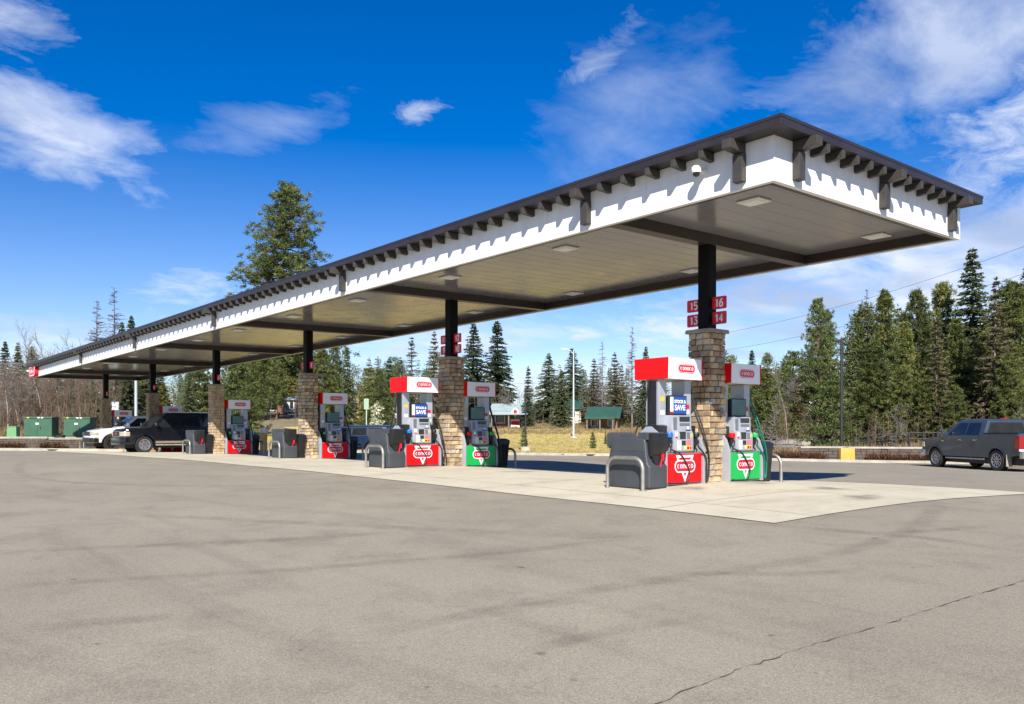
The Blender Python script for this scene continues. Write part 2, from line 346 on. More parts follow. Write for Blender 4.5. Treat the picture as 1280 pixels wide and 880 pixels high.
pmat('house_white', (0.68, 0.66, 0.60), 0.8, var=0.06, vscale=1.0)
pmat('house_cream', (0.60, 0.52, 0.42), 0.8, var=0.06, vscale=1.0)
pmat('house_brown', (0.20, 0.12, 0.075), 0.85, var=0.15, vscale=1.5)
pmat('roof_tan', (0.30, 0.24, 0.16), 0.85, var=0.15, vscale=2.0)
pmat('roof_green', (0.022, 0.07, 0.052), 0.5, var=0.12, vscale=1.0)
pmat('roof_pale', (0.28, 0.34, 0.34), 0.55, var=0.1, vscale=1.0)
pmat('window_glass', (0.03, 0.035, 0.04), 0.08, var=0.1)
pmat('trim_white', (0.75, 0.74, 0.70), 0.6, var=0.03)
pmat('wood_grey', (0.16, 0.135, 0.11), 0.85, var=0.25, vscale=2.5)
pmat('sign_green', (0.25, 0.36, 0.28), 0.5, var=0.05)
pmat('orange_sign', (0.75, 0.30, 0.03), 0.5, rgb2=(0.70, 0.42, 0.10), vscale=6)
pmat('pale_metal', (0.50, 0.56, 0.58), 0.45, metal=0.3, var=0.06)
pmat('dark_metal', (0.025, 0.023, 0.024), 0.5, var=0.15)
pmat('wire', (0.03, 0.03, 0.035), 0.6, var=0.1)
pmat('paint_truck', (0.045, 0.060, 0.085), 0.3, metal=0.3, coat=0.6, var=0.12, vscale=2)
pmat('paint_black', (0.005, 0.006, 0.010), 0.22, coat=0.35, var=0.2, vscale=2)
pmat('paint_dust', (0.20, 0.165, 0.115), 0.6, var=0.2, vscale=4)
pmat('paint_white', (0.74, 0.75, 0.76), 0.3, coat=0.8, var=0.03)
pmat('paint_blue', (0.005, 0.018, 0.055), 0.4, coat=0.15, var=0.1)
pmat('paint_slate', (0.04, 0.055, 0.075), 0.3, coat=0.9, metal=0.3, var=0.1)
pmat('paint_silver', (0.35, 0.36, 0.37), 0.32, coat=0.8, metal=0.5, var=0.06)
pmat('paint_maroon', (0.10, 0.012, 0.02), 0.3, coat=0.8, var=0.1)
pmat('car_glass', (0.012, 0.016, 0.02), 0.05, spec=0.7, var=0.2)
pmat('chrome', (0.62, 0.63, 0.65), 0.16, metal=1.0, var=0.05)
pmat('alloy', (0.42, 0.42, 0.44), 0.3, metal=0.8, var=0.08, vscale=6)
pmat('tail_red', (0.27, 0.006, 0.012), 0.15, coat=0.6, var=0.1)
pmat('lamp_clear', (0.42, 0.37, 0.28), 0.15, coat=0.8, var=0.1, vscale=6)
pmat('amber', (0.65, 0.25, 0.02), 0.3, var=0.1)
pmat('mud_flap', (0.30, 0.27, 0.21), 0.7, var=0.2, vscale=6)
pmat('mountain_haze_blue', (0.035, 0.06, 0.075), 0.95, var=0.25, vscale=0.01)  # blue cast of distance haze mixed into the dark hill colour
M = MATS
# ---------------------------------------------------------------- terrain height and pixel helpers
CTRL = [(0, 0, 0), (-8.6, 0, .03), (-17.2, 0, .03), (-25.7, 0, 0), (-34.3, 0, -.09), (-43, 0, -.12), (-52, -2, -.13),
        (4.2, -4.2, -.20), (-.2, -4.2, -.135), (-6.9, -4.2, -.03), (-13, -4.2, .015), (-22, -4.2, .03), (-34, -4.2, -.02), (-45, -4.2, -.03),
        (4.1, 4.94, -.25), (-1.3, 4.94, -.25), (-10.2, 4.94, -.32), (-20, 4.94, -.30), (-43, 5, -.25),
        (-1.2, 8.8, -.19), (-13.4, 8.8, -.165), (-26, 9, -.16), (10.3, -13.7, -.62), (17, -8, -.55), (12, 2, -.42), (0, -18, -.50), (-15, -14, -.24), (-35, -14, -.10), (-60, -14, 0.0), (12, -30, -.7), (-20, -40, -.5), (30, -20, -.8),
        (-2.8, 19.4, -.47), (-10, 24.2, -.47), (8, 16, -.5), (10, 28, -.5), (-23.2, 17.9, -.32), (-36, 10, -.28), (-55, 48, .72), (-30, 40, .15), (-70, 30, .6), (-75, 5, .3), (-15, 45, .1), (10, 50, .0)]
_P = np.array([(a, b) for a, b, c in CTRL], float) / 20.0
_z = np.array([c for a, b, c in CTRL], float)
def _U(d2): return 0.5 * d2 * np.log(d2 + 1e-9)
_n = len(_P)
_K = _U(((_P[:, None] - _P[None]) ** 2).sum(-1)) + np.eye(_n) * 0.004
_A = np.zeros((_n + 3, _n + 3)); _A[:_n, :_n] = _K; _A[:_n, _n] = 1; _A[:_n, _n + 1:] = _P; _A[_n, :_n] = 1; _A[_n + 1:, :_n] = _P.T
_W = np.linalg.solve(_A, np.append(_z, [0, 0, 0]))
def gz(x, y):
    x = np.asarray(x, float); y = np.asarray(y, float); sh = x.shape
    q = np.stack([x.ravel(), y.ravel()], 1) / 20.0
    t = _U(((q[:, None] - _P[None]) ** 2).sum(-1)) @ _W[:_n] + _W[_n] + q @ _W[_n + 1:]
    dx = x.ravel() - CAM.x; dy = y.ravel() - CAM.y
    dist = np.hypot(dx, dy); fwd = dx * FW.x + dy * FW.y
    far = np.clip((fwd - 62) * 0.055, -0.6, 2.6)
    k = np.clip((dist - 72) / 45, 0, 1); k = k * k * (3 - 2 * k)
    t = np.clip(t, -1.2, 1.5)
    sd = dx * RT.x + dy * RT.y
    for (px, d, hgt, ra, rb) in ((992, 52.5, -1.45, 4.5, 5.0), (975, 88, 1.3, 9.0, 14.0), (330, 116, 1.1, 14.0, 26.0)):     # the dip behind the right wall, the rise of the driveway
        cx_ = (px - 640) / F_PX * d
        t = t + hgt * np.exp(-(((sd - cx_) / ra) ** 2 + ((fwd - d) / rb) ** 2) ** 1.5); far = far + hgt * np.exp(-(((sd - cx_) / ra) ** 2 + ((fwd - d) / rb) ** 2) ** 1.5)
    return (t * (1 - k) + far * k).reshape(sh)
def g(x, y): return float(gz(np.array([x]), np.array([y]))[0])
def at(px, d, py=None):
    p = CAM + RT * ((px - 640) / F_PX * d) + FW * d
    p.z = CAM.z + (HOR - py) * d / F_PX if py is not None else g(p.x, p.y)
    return p
def sheet(name, x0, x1, y0, y1, step, mat, dz, inside=None, kind='structure', parent=None):
    xs = np.linspace(x0, x1, max(2, int(round((x1 - x0) / step)) + 1)); ys = np.linspace(y0, y1, max(2, int(round((y1 - y0) / step)) + 1))
    X, Y = np.meshgrid(xs, ys); Z = gz(X, Y) + dz
    V = np.stack([X, Y, Z], -1).reshape(-1, 3); nx = len(xs)
    I, J = np.meshgrid(np.arange(nx - 1), np.arange(len(ys) - 1)); a = (J * nx + I).ravel()
    Fq = np.stack([a, a + 1, a + 1 + nx, a + nx], 1)
    if inside is not None:
        cc = V[Fq].mean(1); Fq = Fq[inside(cc[:, 0], cc[:, 1])]
    o = link(name, npmesh(name, V, Fq, mat, smooth=True), parent)
    if kind: o['kind'] = kind
    return o
# base terrain to the horizon, in rings that grow outwards
def base_ground():
    rs = [0.0] + list(np.geomspace(3, 6000, 74)); n = 120; V = []; Fc = []
    for r_ in rs:
        for k in range(n):
            a = 2 * math.pi * k / n; V.append((CAM.x + r_ * math.cos(a), CAM.y + r_ * math.sin(a)))
    V = np.array(V); Z = gz(V[:, 0], V[:, 1]) - 0.09
    F_ = []
    for i in range(len(rs) - 1):
        for k in range(n): F_.append((i * n + k, i * n + (k + 1) % n, (i + 1) * n + (k + 1) % n, (i + 1) * n + k))
    o = link('ground', npmesh('ground', np.column_stack([V, Z]), np.array(F_)[:, ::-1], M['dirt'], smooth=True)); o['kind'] = 'structure'
base_ground()
# road edge / lawn edge line: through two points behind the pad
LA, LB = at(560, 44.5), at(840, 45.0)
ldir = (LB - LA).normalized(); lnor = Vector((-ldir.y, ldir.x, 0))
if lnor.dot(FW) < 0: lnor = -lnor
def beyond(x, y): return (x - LA.x) * lnor.x + (y - LA.y) * lnor.y
def lot_in(x, y):
    fwd = (x - CAM.x) * FW.x + (y - CAM.y) * FW.y; sd = (x - CAM.x) * RT.x + (y - CAM.y) * RT.y
    px = 640 + F_PX * sd / np.maximum(fwd, 0.5)
    return (beyond(x, y) < 1.6) & (fwd < 62)
sheet('parking_lot', -75, 45, -50, 45, 1.0, M['asphalt'], 0.0, lot_in)
sheet('concrete_pad', -45.2, 4.2, -4.2, 4.94, 0.75, M['pad_concrete'], 0.010)
def lawn_in(x, y):
    b_ = beyond(x, y); fwd = (x - CAM.x) * FW.x + (y - CAM.y) * FW.y; sd = (x - CAM.x) * RT.x + (y - CAM.y) * RT.y
    return (b_ > 0.25) & (fwd < 92) & (sd < 13.0 + (fwd - 45) * 0.12) & (sd > -24)
lawn = sheet('lawn', -110, 10, -10, 75, 1.0, M['dry_lawn'], 0.09, lawn_in)
# kerb between road and lawn, and along the right-hand wall
def strip(name, pts, wd, h, mat, dz=0.0, kind='structure', parent=None):
    mb = MB(); P = []
    for a, b_ in zip(pts[:-1], pts[1:]):
        n = max(1, int((b_ - a).length / 1.2))
        for i in range(n): P.append(a.lerp(b_, i / n))
    P.append(pts[-1]); rings = []
    for i, p in enumerate(P):
        t = (P[min(i + 1, len(P) - 1)] - P[max(i - 1, 0)]); t.z = 0; t.normalize(); nn = Vector((-t.y, t.x, 0)) * wd / 2
        z = g(p.x, p.y) + dz
        rings.append([(p.x - nn.x, p.y - nn.y, z - 0.15), (p.x - nn.x, p.y - nn.y, z + h), (p.x + nn.x, p.y + nn.y, z + h), (p.x + nn.x, p.y + nn.y, z - 0.15)])
    mb.loft(rings); o = mb.build(name, mat, parent)
    if kind: o['kind'] = kind
    return o
strip('lawn_kerb', [LA - ldir * 26, LA + ldir * 17], 0.28, 0.13, M['kerb'])
RW = [at(925, 41.5), at(1058, 40.5), at(1166, 39.5), at(1330, 38.0)]
strip('wall_kerb', [p - FW * 1.3 for p in RW], 0.3, 0.12, M['kerb'])
sheet('sandy_verge', -14, 6, 19.6, 26, 0.8, M['dirt'], 0.006, lambda x, y: (beyond(x, y) < 0.2) & (((x - CAM.x) * RT.x + (y - CAM.y) * RT.y) > 17.5) & (((x - CAM.x) * FW.x + (y - CAM.y) * FW.y) > 33.0))
# wear on the lot: tyre scuffs and the long crack (thin sheets lying on the asphalt)
def fade_mat(name, rgb, strength, sc):
    m = bpy.data.materials.new(name); m.use_nodes = True; t = m.node_tree; b = t.nodes['Principled BSDF']; b.inputs['Base Color'].default_value = (*rgb, 1); b.inputs['Roughness'].default_value = 0.9
    a = N(t, 'ShaderNodeAttribute', attribute_name='fade'); n = N(t, 'ShaderNodeTexNoise'); n.inputs['Scale'].default_value = sc; n.inputs['Detail'].default_value = 5
    t.links.new(N(t, 'ShaderNodeTexCoord').outputs['Object'], n.inputs['Vector'])
    mr = N(t, 'ShaderNodeMapRange'); t.links.new(n.outputs['Fac'], mr.inputs[0]); mr.inputs[1].default_value = 0.35; mr.inputs[2].default_value = 0.65; mr.inputs[3].default_value = 0.25
    f = mathn(t, 'MULTIPLY', mathn(t, 'MULTIPLY', a.outputs['Fac'], mr.outputs[0]), strength)
    tr = N(t, 'ShaderNodeBsdfTransparent'); ms = N(t, 'ShaderNodeMixShader'); t.links.new(f, ms.inputs[0]); t.links.new(tr.outputs[0], ms.inputs[1]); t.links.new(b.outputs[0], ms.inputs[2])
    t.links.new(ms.outputs[0], t.nodes['Material Output'].inputs['Surface']); return m
SCUFF = fade_mat('tyre_scuff', (0.095, 0.085, 0.070), 0.15, 3.0); STAIN = fade_mat('oil_stain', (0.10, 0.08, 0.055), 0.42, 2.5); CRACK = pmat('crack_fill', (0.085, 0.074, 0.058), 0.95, var=0.3, vscale=12)
PALE = fade_mat('pale_wear', (0.42, 0.38, 0.29), 0.35, 2.0)
def gpix(px, py):
    d = 12.0
    for _ in range(40):
        p = at(px, d); d = d * 0.5 + 0.5 * max(2.0, (CAM.z - p.z) * F_PX / max(py - HOR, 4))
    return at(px, d)
def ribbon(name, pts, wd, mat, dz, parent, fade=True, sub=8):
    # Catmull-Rom through pts
    P = []
    q = [pts[0] * 2 - pts[1]] + pts + [pts[-1] * 2 - pts[-2]]
    for i in range(1, len(q) - 2):
        for k in range(sub):
            t = k / sub; a, b_, c, d = q[i - 1], q[i], q[i + 1], q[i + 2]
            P.append(0.5 * ((2 * b_) + (c - a) * t + (2 * a - 5 * b_ + 4 * c - d) * t * t + (3 * b_ - a - 3 * c + d) * t ** 3))
    P.append(pts[-1]); V = []; fd = []
    for i, p in enumerate(P):
        t = P[min(i + 1, len(P) - 1)] - P[max(i - 1, 0)]; t.z = 0; t.normalize(); nn = Vector((-t.y, t.x, 0))
        e = min(1, i / 4, (len(P) - 1 - i) / 4)
        for s_, f in ((-.5, 0), (-.2, 1), (.2, 1), (.5, 0)):
            x, y = p.x + nn.x * wd * s_, p.y + nn.y * wd * s_; V.append((x, y, g(x, y) + dz)); fd.append(f * e)
    Fq = [(i * 4 + k, i * 4 + k + 1, i * 4 + 5 + k, i * 4 + 4 + k) for i in range(len(P) - 1) for k in range(3)]
    me = npmesh(name, np.array(V), np.array(Fq), mat)
    a = me.attributes.new('fade', 'FLOAT', 'POINT'); a.data.foreach_set('value', np.array(fd, dtype=np.float32))
    o = link(name, me, parent); return o
LOT = bpy.data.objects['parking_lot']; PAD = bpy.data.objects['concrete_pad']
scuffs = [([(560, 773), (700, 745), (850, 722), (1000, 701), (1090, 680), (1150, 655), (1180, 625)], .34), ([(0, 733), (200, 722), (420, 708), (640, 690), (820, 668)], .30),
          ([(900, 652), (1010, 660), (1110, 668), (1220, 681), (1300, 694)], .34), ([(30, 575), (24, 590), (60, 600), (160, 606), (330, 607), (520, 600)], .35),
          ([(1010, 664), (1120, 666), (1280, 655)], .3), ([(420, 800), (600, 768), (760, 745)], .3), ([(0, 790), (160, 775), (330, 765)], .35), ([(100, 640), (400, 655), (760, 672)], .4), ([(830, 715), (980, 718), (1100, 712)], .25), ([(0, 690), (150, 684), (330, 676), (520, 664)], .35), ([(640, 820), (760, 790), (900, 770)], .25)]
for pl, wd in scuffs: ribbon('tyre_mark', [gpix(*p) for p in pl], wd, SCUFF, 0.004, LOT)
rr = random.Random(4)
ck = [(812, 885), (860, 862), (906, 846), (930, 835), (965, 824), (1010, 808), (1048, 798), (1075, 790), (1105, 781), (1140, 770), (1172, 759), (1205, 748), (1240, 738), (1290, 723)]
CP = [gpix(*p) for p in ck]; CK = []
for a, b_ in zip(CP[:-1], CP[1:]):
    n = max(2, int((b_ - a).length / 0.06))
    for i in range(n):
        p = a.lerp(b_, i / n); CK.append(Vector((p.x + rr.gauss(0, .010), p.y + rr.gauss(0, .010), 0)))
V = []; 
for i, p in enumerate(CK):
    t = CK[min(i + 1, len(CK) - 1)] - CK[max(i - 1, 0)]; t.normalize(); nn = Vector((-t.y, t.x, 0)); wd = rr.choice((.0008, .0015, .003, .006)) * (1.5 if 60 < i % 90 < 80 else 1)
    for s_ in (-1, 1): V.append((p.x + nn.x * wd * s_, p.y + nn.y * wd * s_, g(p.x, p.y) + 0.006))
link('crack', npmesh('crack', np.array(V), np.array([(2 * i, 2 * i + 1, 2 * i + 3, 2 * i + 2) for i in range(len(CK) - 1)]), CRACK), LOT)
JOINT = pmat('joint_filler', (0.25, 0.225, 0.17), 0.95, var=0.25, vscale=6)
def joint(a, b_):
    n = max(2, int((b_ - a).length / .7)); V = []; t = (b_ - a).normalized(); nn = Vector((-t.y, t.x, 0)) * .007
    for i in range(n + 1):
        q = a.lerp(b_, i / n)
        for s_ in (-1, 1): V.append((q.x + nn.x * s_, q.y + nn.y * s_, g(q.x, q.y) + .0145))
    link('joint', npmesh('joint', np.array(V), np.array([(2 * i, 2 * i + 1, 2 * i + 3, 2 * i + 2) for i in range(n)]), JOINT), PAD)
for xj in np.arange(0.1, -45, -4.29): joint(Vector((xj + 2.1, -4.18, 0)), Vector((xj + 2.1, 4.92, 0)))
for yj in (-3.2, 3.1): joint(Vector((4.15, yj, 0)), Vector((-45.1, yj, 0)))
ribbon('pale_patch', [gpix(545, 624), gpix(560, 625), gpix(575, 624)], .5, PALE, 0.004, LOT)
def blotch(cx, cy, rx, ry, mat, seed, name='oil_stain', dz=0.016, parent=None):
    r_ = random.Random(seed); n = 18; V = [(cx, cy, g(cx, cy) + dz)]; fd = [1.0]
    for ring, f in ((0.55, 0.85), (1.0, 0.0)):
        for k in range(n):
            a = 2 * math.pi * k / n; q = ring * r_.uniform(.75, 1.2); x, y = cx + math.cos(a) * rx * q, cy + math.sin(a) * ry * q
            V.append((x, y, g(x, y) + dz)); fd.append(f)
    Fc = [(0, 1 + k, 1 + (k + 1) % n, 1 + (k + 1) % n) for k in range(n)]
    me = bpy.data.meshes.new(name); me.from_pydata(V, [], [(0, 1 + k, 1 + (k + 1) % n) for k in range(n)] + [(1 + k, 1 + n + k, 1 + n + (k + 1) % n, 1 + (k + 1) % n) for k in range(n)])
    me.materials.append(mat); a = me.attributes.new('fade', 'FLOAT', 'POINT'); a.data.foreach_set('value', fd); me.update()
    return link(name, me, parent or PAD)
rq = random.Random(17)
for i in range(16):
    px_, py_ = rq.uniform(60, 1240), rq.uniform(640, 860); q_ = gpix(px_, py_); s_ = rq.uniform(.015, .05); blotch(q_.x, q_.y, s_ * rq.uniform(.7, 1.6), s_, STAIN, i + 300, 'oil_drip', 0.006, LOT)
for i in range(6):
    for (x, y, rx, ry) in ((.75, .5, .45, .7), (.8, -1.6, .35, .5), (2.2, .8, .5, .6), (3.4, -.4, .4, .7)): blotch(-8.58 * i + x, y, rx, ry, STAIN, i * 7 + int(y * 10))

# ---------------------------------------------------------------- canopy
S = 8.58; SX, SY = 0.0083, 0.0108; XA, XC, YA, YB = 3.33, -48.14, -2.843, 3.589; ZS, ZR = 4.655, 5.476
def cz(x, y): return SX * x + SY * y
canopy = thing('station_canopy', 'long flat station canopy with white fascia, dark roof edge and rafter tails on black posts', 'canopy', (0, 0, 0))
def sh(mb):    # shear a box list to the canopy's drainage slope
    mb.v = [(x, y, z + cz(x, y)) for x, y, z in mb.v]; return mb
O = 0.30
mb = MB()
mb.bb(XC - O, XA + O, YA - O, YB + O, ZR - 0.145, ZR); sh(mb).build('roof', M['roof_metal'], canopy, bevel=0.012)
mb = MB(); mb.bb(XC - O - .006, XA + O + .006, YA - O - .006, YB + O + .006, ZR - .035, ZR + .012); sh(mb).build('roof_flashing', M['roof_metal'], canopy)
# fascia panels, about 1.7 m each, with open joints
T = 0.09
def fascia(n, fn):
    for i in range(n):
        mb = MB(); fn(mb, i); sh(mb).build('fascia_panel', M['white_panel'], canopy, bevel=0.004)
nL = 21; dl = (XA - XC) / nL
fascia(nL, lambda m, i: m.bb(XC + dl * i + .003, XC + dl * (i + 1) - .003, YA, YA + T, ZS, ZR - .147))
fascia(nL, lambda m, i: m.bb(XC + dl * i + .003, XC + dl * (i + 1) - .003, YB - T, YB, ZS, ZR - .147))
ds = (YB - YA - 2 * T) / 3
for xe in (XA, XC):
    s0 = -T if xe == XA else 0
    fascia(3, lambda m, i: m.bb(xe + s0 + .002, xe + s0 + T - .002, YA + T + ds * i + .003, YA + T + ds * (i + 1) - .003, ZS, ZR - .147))
mb = MB(); mb.bb(XC + .1, XA - .1, YA + T + .002, YB - T - .002, ZR - .3, ZR - .16); sh(mb).build('roof_deck', M['beam_brown'], canopy)
# rafter tails (shared mesh) and brackets
def tail_mesh(wd, ht, ln, name):
    m = MB(); m.prism([(0, 0), (ln, 0.012), (ln, ht), (0, ht)], lambda u, v, t: (t, -u, v), -wd / 2, wd / 2); return m.mesh(name, M['rafter_paint'], bevel=0.006)
tail = tail_mesh(.085, .138, .29, 'rafter_tail')
def bracket_mesh():
    m = MB(); m.prism([(0, 0), (.40, 0.03), (.40, .165), (0, .165)], lambda u, v, t: (t, -u, v), -.075, .075)
    m.prism([(0, -.42), (.115, -.42), (.115, -.002), (0, -.002)], lambda u, v, t: (t, -u, v), -.085, .085); return m.mesh('bracket', M['rafter_paint'], bevel=0.008)
brk = bracket_mesh(); zt = ZR - .147 - .139
def put(me, name, x, y, z, rz):
    o = link(name, me, canopy); o.location = (x, y, z + cz(x, y)); o.rotation_euler = (0, 0, rz); return o
bx = [2.77] + [-.49 - 8.93 * n for n in range(5)] + [-46.6]
for yy, rz in ((YA - .003, 0), (YB + .003, math.pi)):
    for x in bx: put(brk, 'bracket', x, yy, ZR - .147 - .166, rz)
    for a, b_ in zip(bx[:-1], bx[1:]):
        n = int(round((a - b_) / .505)) ;
        for k in range(1, n): put(tail, 'rafter_tail', a + (b_ - a) * k / n, yy, zt, rz)
by = [YA + .56, YA + .56 + 2.68, YB - .50]
for xx, rz in ((XA + .003, math.pi / 2), (XC - .003, -math.pi / 2)):
    for y in by: put(brk, 'bracket', xx, y, ZR - .147 - .166, rz)
    for a, b_ in zip(by[:-1], by[1:]):
        for k in range(1, 6): put(tail, 'rafter_tail', xx, a + (b_ - a) * k / 6, zt, rz)
# soffit: long planks between the beams, recessed above the fascia's lower edge
ZF = ZS + 0.20
beams = [-S * n for n in range(6)]
for x in beams:
    mb = MB(); mb.bb(x - .13, x + .13, YA + T + .004, YB - T - .004, ZS + .004, ZF + .02); sh(mb).build('beam', M['beam_brown'], canopy, bevel=0.006)
for y0, y1 in ((YA + T + .003, YA + T + .11), (YB - T - .11, YB - T - .003)):
    mb = MB()
    mb.bb(XC + T + .01, XA - T - .01, y0, y1, ZS + .012, ZF + .015); sh(mb).build('painted_shade_lip', M['beam_brown'], canopy)  # dark brown strip paints the shade on the fascia's inner face
for x0, x1 in ((XA - T - .11, XA - T - .004), (XC + T + .004, XC + T + .11)):
    mb = MB(); mb.bb(x0, x1, YA + T + .12, YB - T - .12, ZS + .012, ZF + .015); sh(mb).build('painted_shade_lip', M['beam_brown'], canopy)  # same painted shade along the inner faces of the short ends
edges = [XA - T - .12] + beams + [XC + T + .12]
for i in range(len(edges) - 1):
    a = edges[i] - (.14 if i else 0); b_ = edges[i + 1] + (.14 if i < len(edges) - 2 else 0)
    n = int(round((a - b_) / .405)); st = (a - b_) / n
    for k in range(n):
        x1 = a - st * k; x0 = x1 - st; mb = MB()
        yA, yB = YA + T + .115, YB - T - .115
        mb.prism([(x0 + .002, ZF + .006), (x0 + .008, ZF), (x1 - .008, ZF), (x1 - .002, ZF + .006), (x1 - .002, ZF + .03), (x0 + .002, ZF + .03)], lambda u, v, t: (u, t, v), yA, yB)
        sh(mb).build('soffit_plank', M['soffit'], canopy)
lens = MB(); lens.prism([(-.22, -.2), (.22, -.2), (.22, .2), (-.22, .2)], lambda u, v, t: (u, v, t), -.03, 0); lm = lens.mesh('canopy_light', M['lens'], bevel=0.02)
ln2 = MB().box((0, 0, -.035), (.30, .26, .014)).mesh('diffuser', M['white_print'], bevel=0.004)
for k, x in enumerate([2.07, -2.5, -6.6, -11.1, -15.2, -19.7, -23.8, -28.3, -32.4, -36.9, -41.0, -45.6]):
    for y in (-1.48, 2.75):
        o = link('canopy_light', lm, canopy); o.location = (x, y, ZF + cz(x, y) - .002); o.rotation_euler = (math.atan(SY), -math.atan(SX), 0); link('diffuser', ln2, o)
# joint washers and security camera on the fascia
sc = thing('security_camera', 'small white dome security camera on the near fascia close to the corner', 'camera', (2.08, YA - .003, ZS + .43 + cz(2.08, YA)))
mb = MB(); mb.lathe([(0, 0), (.055, 0), (.055, .03), (.03, .04), (0, .04)], lambda a, b_, t: (a, -t, b_), 14); mb.tube([(0, -.03, 0), (0, -.13, 0), (0, -.18, .02)], .022, 8); mb.build('mount', M['trim_white'], sc, smooth=40)
mb = MB(); mb.lathe([(.0, .06), (.055, .055), (.075, .03), (.078, -.03), (.07, -.05), (0, -.05)], lambda a, b_, t: (a, b_ - .2, t - .01), 16); hd = mb.build('housing', M['trim_white'], sc, smooth=40)
mb = MB(); mb.lathe([(0, -.115), (.03, -.108), (.05, -.09), (.058, -.05), (0, -.05)], lambda a, b_, t: (a, b_ - .2, t - .012), 14); mb.build('dome', M['car_glass'], sc, smooth=60)

# ---------------------------------------------------------------- letters for the logos (rounded strokes)
def stroke(mb, pts, wd, z0, z1, closed=False):
    n = len(pts); Lp = []; Rp = []
    for i in range(n):
        a = Vector(pts[(i - 1) % n] if closed or i else pts[0]); b_ = Vector(pts[(i + 1) % n] if closed or i < n - 1 else pts[-1])
        t = (b_ - a).normalized(); nn = Vector((-t.y, t.x)) * wd / 2; p = Vector(pts[i]); Lp.append(p + nn); Rp.append(p - nn)
    m = n if closed else n - 1
    for i in range(m):
        j = (i + 1) % n; q = [Lp[i], Lp[j], Rp[j], Rp[i]]
        mb.hexa([(p.x, p.y, z0) for p in q] + [(p.x, p.y, z1) for p in q])
def rrect(w_, h_, r_, n=5):
    P = []
    for cx, cy, a0 in ((w_ / 2 - r_, h_ / 2 - r_, 0), (-w_ / 2 + r_, h_ / 2 - r_, 90), (-w_ / 2 + r_, -h_ / 2 + r_, 180), (w_ / 2 - r_, -h_ / 2 + r_, 270)):
        for k in range(n + 1): a = R(a0 + 90 * k / n); P.append((cx + r_ * math.cos(a), cy + r_ * math.sin(a)))
    return P
def word_mesh(width, name, mat):    # "conoco" in rounded lower-case strokes, centred, in the XY plane
    mb = MB(); n = 6; gap = width / n; lw, lh, st = gap * .84, gap * .98, gap * .17
    for i, ch in enumerate('conoco'):
        cx = -width / 2 + gap * (i + .5); P = rrect(lw - st, lh - st, (lh - st) * .42, 4)
        if ch == 'o': stroke(mb, [(cx + x, y) for x, y in P], st, 0, .003, True)
        elif ch == 'c': Q = [p for p in P]; 
        if ch == 'c':
            k = 0; Q = P[3:-3]; stroke(mb, [(cx + x * 1.0, y) for x, y in Q], st, 0, .003)
        if ch == 'n':
            Q = [(lw / 2 - st / 2, -lh / 2)] + [p for p in P[:10]] + [(-lw / 2 + st / 2, -lh / 2)]; stroke(mb, [(cx + x, y) for x, y in Q], st, 0, .003)
    return mb.mesh(name, mat)
def flat(poly, z0, z1, name, mat):
    return MB().prism(poly, lambda u, v, t: (u, v, t), z0, z1).mesh(name, mat)
W1 = word_mesh(.385, 'logo_letters', M['white_print']); W2 = word_mesh(.47, 'logo_letters', M['white_print'])
CAPW = flat(rrect(.51, .170, .084), 0, .003, 'logo_border', M['red_sign']); CAPR0 = flat(rrect(.490, .150, .074), .003, .005, 'logo_line', M['white_print']); CAPR = flat(rrect(.472, .132, .065), .005, .007, 'logo_field', M['red_sign'])
BCW = flat(rrect(.60, .235, .115), 0, .005, 'logo_border', M['white_print']); BCR = flat(rrect(.55, .185, .09), .005, .008, 'logo_field', M['red_sign'])
TRW = flat([(-.26, .225), (.26, .225), (0, -.275)], 0, .003, 'logo_triangle', M['white_print'])
def tri_in(mat): return flat([(-.185, .18), (.185, .18), (0, -.18)], .003, .0045, 'logo_triangle_field', mat)
TRR, TRG = tri_in(M['red']), tri_in(M['green'])
FACE = Matrix(((0, 0, 1), (1, 0, 0), (0, 1, 0)))     # XY drawing -> on a +X face (x->Y, y->Z, z->X)
def stick(me, parent, loc, side=1, name=None):
    o = link(name or me.name.split('.')[0], me, parent); m = FACE.to_4x4()
    if side < 0: m = Matrix.Rotation(math.pi, 4, 'Z') @ m
    m.translation = Vector(loc); o.matrix_local = m; return o
